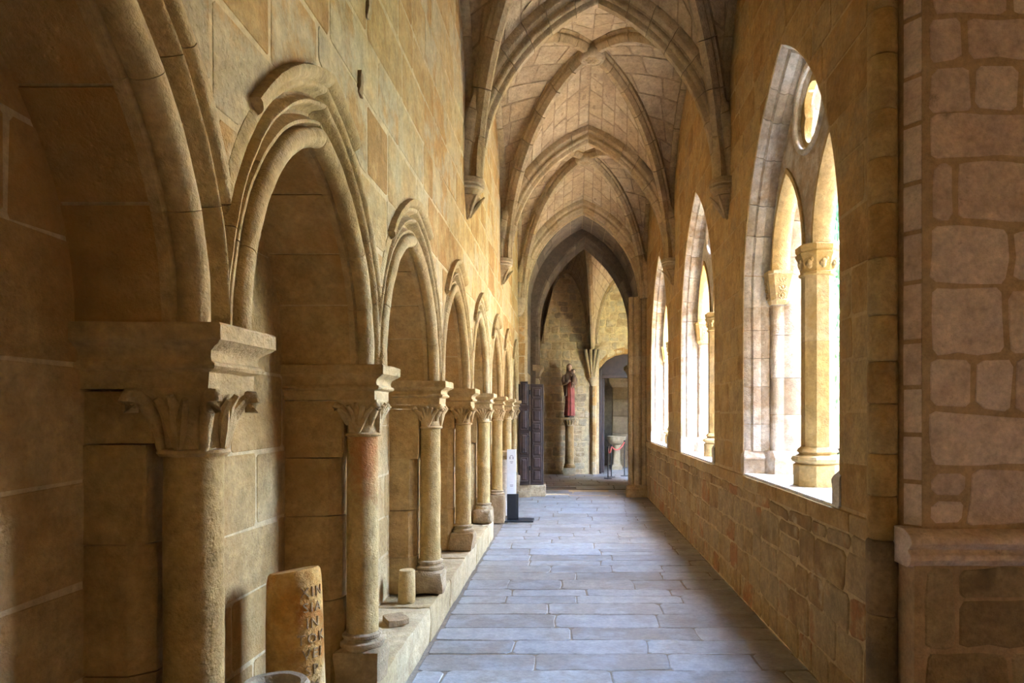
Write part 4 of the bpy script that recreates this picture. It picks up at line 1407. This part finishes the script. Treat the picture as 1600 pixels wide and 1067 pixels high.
limb('sleeve', [(.125, -.005, 1.06), (.15, -.04, .95), (.135, -.09, .87), (.09, -.13, .87)], [.045, .05, .046, .038], 'mantle')
def hand(x, y, z, s):
    h = bmesh.new(); sphere_bm(h, (SX+x, SY+y, Z0+z), .026, .014, .022, 10, 8); o = bmobj('hand', h, 'flesh', t, smooth=True)
    for i in range(4):
        tube('finger', [(SX+x+s*.016, SY+y-.004, Z0+z+.014-.010*i), (SX+x+s*.036, SY+y-.010, Z0+z+.016-.011*i), (SX+x+s*(.052-.004*abs(i-1.3)), SY+y-.006, Z0+z+.012-.011*i)], [.0062, .0058, .0045], 'flesh', o, n=6)
    tube('thumb', [(SX+x, SY+y-.006, Z0+z+.016), (SX+x+s*.014, SY+y-.016, Z0+z+.032), (SX+x+s*.024, SY+y-.016, Z0+z+.042)], [.007, .0065, .005], 'flesh', o, n=6)
hand(-.015, -.155, .93, 1); hand(.07, -.15, .86, 1)
# the child on her arm
rr = []
for z, rx_, ry_, dx in ((.84, .045, .045, .10), (.88, .062, .058, .10), (.96, .06, .055, .10), (1.05, .052, .045, .10), (1.10, .045, .038, .10), (1.125, .02, .02, .10)):
    rr.append([(SX+dx+rx_*(1+.06*math.sin(6*a))*math.cos(a), SY-.10+ry_*math.sin(a), Z0+z) for a in [2*PI*i/18 for i in range(18)]])
ch = stack('child_body', rr, 'mantle', t, smooth=60)
bm = bmesh.new(); sphere_bm(bm, (SX+.102, SY-.11, Z0+1.175), .042, .045, .052, 12, 10); sphere_bm(bm, (SX+.102, SY-.155, Z0+1.172), .007, .009, .01, 6, 5)
bmobj('child_head', bm, 'flesh', ch, smooth=True)
bm = bmesh.new(); sphere_bm(bm, (SX+.102, SY-.098, Z0+1.192), .046, .045, .046, 12, 8); bmobj('child_hair', bm, 'trunk', ch, smooth=True)
tube('child_arm', [(SX+.06, SY-.115, Z0+1.08), (SX+.035, SY-.15, Z0+1.05), (SX+.02, SY-.165, Z0+1.09)], [.018, .016, .011], 'mantle', ch, n=8)
tube('child_arm', [(SX+.14, SY-.115, Z0+1.08), (SX+.155, SY-.15, Z0+1.04), (SX+.13, SY-.17, Z0+1.03)], [.018, .016, .011], 'mantle', ch, n=8)
for dx in (.075, .12): tube('child_leg', [(SX+dx, SY-.13, Z0+.88), (SX+dx, SY-.165, Z0+.84), (SX+dx-.005, SY-.16, Z0+.77), (SX+dx-.005, SY-.175, Z0+.755)], [.026, .024, .016, .011], 'mantle', ch, n=8)

# ---- rope barrier
t = thing('rope_barrier', 'dark metal posts with a red rope in front of the far doorway', 'barrier')
PO = [(.965, 16.60, .78), (1.07, 16.95, .80), (1.42, 17.25, .90)]
for x, y, h in PO:
    p = lathe('post', [(.020, .0), (.020, .02), (.014, .03), (.014, h-.04), (.022, h-.03), (.022, h), (.008, h+.012)], 'post', t, n=12, loc=(x, y, 0))
    lathe('foot', [(.10, 0), (.10, .012), (.03, .022)], 'post', p, n=20, loc=(x, y, .004))
for (x0, y0, h0), (x1, y1, h1) in zip(PO[:-1], PO[1:]):
    pts = []
    for i in range(13):
        u = i/12
        pts.append((x0+(x1-x0)*u, y0+(y1-y0)*u, (h0-.03)*(1-u)+(h1-.03)*u-.14*(1-(2*u-1)**2)))
    tube('rope', pts, .016, 'rope', t, n=8)

# ================================================================== NEAR OBJECTS
# wall shaft on the corner pier
t = thing('wall_shaft', 'slender round wall shaft on the near right pier, built of stacked drums', 'shaft')
z = .0
while z < SPR+.1:
    h = rng.uniform(.19, .27) if z > .9 else rng.uniform(.24, .36)
    e = min(z+h, SPR+.1)
    r = .067 if z > .95 else .072
    lathe('shaft_drum', [(r-.012, z), (r-.004, z+.004), (r, z+.012), (r, (z+e)/2), (r, e-.012), (r-.004, e-.004), (r-.012, e)], 'right' if z > .8 else 'corner_low', t, n=20, loc=(1.455, 3.16, 0), amp=.003, freq=14); z = e

# inscribed column fragment
t = thing('inscribed_column_fragment', 'broken ochre column piece carved with letters, leaning in the left niche', 'column fragment')
DXc, DYc = -1.165, 2.93
def drum_pt(a, z):
    r = .124-.016*(z/.70)
    cx = DXc-.012*(z/.7)
    return Vector((cx+r*math.cos(a), DYc+r*math.sin(a)+.0*z, BEN_H+z))
N = 32
rings = []
for z in (0, .01, .15, .3, .45, .58, .66, .69, .70):
    ring = []
    for i in range(N):
        a = 2*PI*i/N
        p = drum_pt(a, z)
        if z > .6: p.z += .014*math.cos(a)-.010*math.sin(a)-.035
        if z >= .69: 
            c0 = Vector((DXc-.012, DYc, p.z)); p = c0+(p-c0)*(.97 if z < .7 else .9)
        ring.append(p+noise.noise_vector(p*12)*.004)
    rings.append(ring)
stack('drum', rings, 'drum', t, smooth=45)
def letters(txt, z, a0, size):
    cu = bpy.data.curves.new('tmp', 'FONT'); cu.body = txt; cu.size = size; cu.extrude = .0025; cu.resolution_u = 2; cu.space_character = 1.25
    cu.align_x = 'CENTER'
    ob = bpy.data.objects.new('tmp', cu); COL.objects.link(ob)
    dg = bpy.context.evaluated_depsgraph_get()
    me = bpy.data.meshes.new_from_object(ob.evaluated_get(dg))
    bpy.data.objects.remove(ob); bpy.data.curves.remove(cu)
    for v in me.vertices:
        zz = z+v.co.y
        r = .124-.016*(zz/.70)
        a = a0+v.co.x/r
        p = drum_pt(a, zz); n = Vector((math.cos(a), math.sin(a), 0))
        v.co = p+noise.noise_vector(p*12)*.004+n*(v.co.z+.0015)
    me.materials.clear(); me.name = 'letters'
    link('letters', me, 'letter', t)
# the side that looks towards the viewer and the light
for txt, z, da in (('XIN', .59, .02), ('SIA', .525, 0), ('IN', .46, -.02), ('TOK', .395, -.05), ('VEI', .33, -.05), ('SP', .265, -.08), ('M', .20, 0)):
    letters(txt, z-.02, -.52+da, .058)

# hollow stone in front of it
t = thing('hollow_stone', 'broken hollow stone vessel at the bottom left, in front of the inscribed column piece', 'stone vessel')
hp = [(.115, 0), (.125, .1), (.128, .25), (.125, .36), (.118, .375), (.10, .372), (.085, .34), (.075, .22), (.01, .18)]
lathe('vessel', hp, 'mortarium', t, n=28, loc=(-1.10, 2.56, BEN_H-.045), amp=.012, freq=11)

# stump on the bench, fragments
t = thing('stone_stump', 'small upright cylindrical stone stump on the bench beside the third column', 'stone stump')
lathe('stump', [(.054, 0), (.06, .008), (.058, .12), (.057, .222), (.052, .232), (.0005, .233)], 'column', t, n=24, loc=(-1.145, 4.84, BEN_H-.004), amp=.003, freq=20)
def fragment(label, x, y, z, sx, sy, sz, rot, mat):
    o = rough_block('stone_fragment', -sx/2, sx/2, -sy/2, sy/2, 0, sz, mat, None, cuts=3, bev=.008, amp=.012, freq=14, seed=x*9)
    o.location = (x, y, z); o.rotation_euler = (0, 0, rot)
    tag(o, label, 'stone fragment', 'loose fragments on the bench')
fragment('flat pale stone slab chip lying on the bench before the stump', -1.10, 4.36, BEN_H-.002, .13, .17, .042, .5, 'base')
fragment('rough stone lump on the bench right behind the red-stained column', -1.07, 3.80, BEN_H-.002, .10, .12, .10, .2, 'bench')
fragment('little broken stone on the bench beyond the third column', -1.23, 6.30, BEN_H-.002, .09, .10, .09, .6, 'bench')

# info totem
t = thing('info_sign', 'slim white and black information stand on the floor by the left columns', 'sign')
IX, IY = -.84, 10.12
box('base_plate', IX-.10, IX+.33, IY-.16, IY+.14, .004, .022, 'black', t, bev=.006)
bd = box('post', IX-.068, IX+.068, IY-.02, IY+.02, .02, .40, 'black', t, bev=.004)
box('side_edge', IX+.045, IX+.10, IY-.012, IY+.03, .02, .40, 'black', t, bev=.004)
pn = box('panel', IX-.068, IX+.066, IY-.024, IY+.018, .40, 1.06, 'white', t, bev=.004)
bm = bmesh.new()
for i in range(10):
    a0, a1 = PI*i/10, PI*(i+1)/10
    q = [bm.verts.new((IX+r*math.cos(a), IY-.0255, .945+r*math.sin(a)*1.15)) for r, a in ((.026, a0), (.026, a1), (.020, a1), (.020, a0))]
    bm.faces.new(q)
bmobj('headband_print', bm, 'print', pn)
for s in (-1, 1): box('earpiece_print', IX+s*.023-.007, IX+s*.023+.007, IY-.0265, IY-.0245, .915, .948, 'print', pn)
for i, w in enumerate((.05, .03)): box('text_print', IX-w/2, IX+w/2, IY-.0262, IY-.0245, .875-i*.02, .882-i*.02, 'print', pn)
for i, w in enumerate((.05, .042)): box('text_print', IX-w/2, IX+w/2, IY-.0262, IY-.0245, .53-i*.018, .537-i*.018, 'print', pn)

# stone pedestal behind the sign
t = thing('stone_pedestal', 'pale stone pedestal with a square top behind the information sign', 'pedestal')
PX, PYd = -.985, 10.75
stack('pedestal_top', [rect_ring(PX-o, PX+o, PYd-o, PYd+o, z) for o, z in ((.085, .87), (.10, .89), (.125, .915), (.14, .93), (.14, 1.0))], 'bench', t)
lathe('pedestal_shaft', [(.12, 0), (.12, .08), (.095, .12), (.085, .14), (.08, .8), (.095, .87)], 'sill', t, n=20, loc=(PX, PYd, 0))

# ================================================================== OUTSIDE
struct(box('ground', XO, 12.6, 3.5, YF1, -.15, .0, 'gravel'))
lawn = struct(box('ground_lawn', 5.0, 11.0, 5.2, 13.2, -.02, .03, 'grass', bev=.01))
struct(box('wall_garth_east', 12.3, 12.6, Y3, YF1+.5, 0, 6.0, 'outside'))
t = thing('cypress', 'green conifer in the court, glimpsed beside the nearest window mullion', 'tree')
CX, CY = 4.55, 11.6
tube('trunk', [(CX, CY, 0), (CX+.02, CY, 1.0), (CX, CY, 4.6)], [.09, .07, .02], 'trunk', t, n=8)
vs, fs = [], []
rr = random.Random(5)
for i in range(2600):
    z = .35+5.0*rr.random()**.9
    rad = .52*(1-((z-.35)/5.2)**1.6)*(rr.random()**.35)
    a = rr.uniform(0, 2*PI)
    p = Vector((CX+rad*math.cos(a), CY+rad*math.sin(a), z))
    d = Vector((math.cos(a)*.5+rr.uniform(-.3, .3), math.sin(a)*.5+rr.uniform(-.3, .3), rr.uniform(.5, 1))).normalized()
    s = d.cross(Vector((rr.uniform(-1, 1), rr.uniform(-1, 1), .2))).normalized()*rr.uniform(.02, .04)
    l = rr.uniform(.12, .24); n0 = len(vs)
    vs += [p, p+d*l*.5+s, p+d*l, p+d*l*.5-s]; fs.append((n0, n0+1, n0+2, n0+3))
o = pyobj('foliage', vs, fs, 'leaf', t, fix=False); o['kind'] = 'stuff'
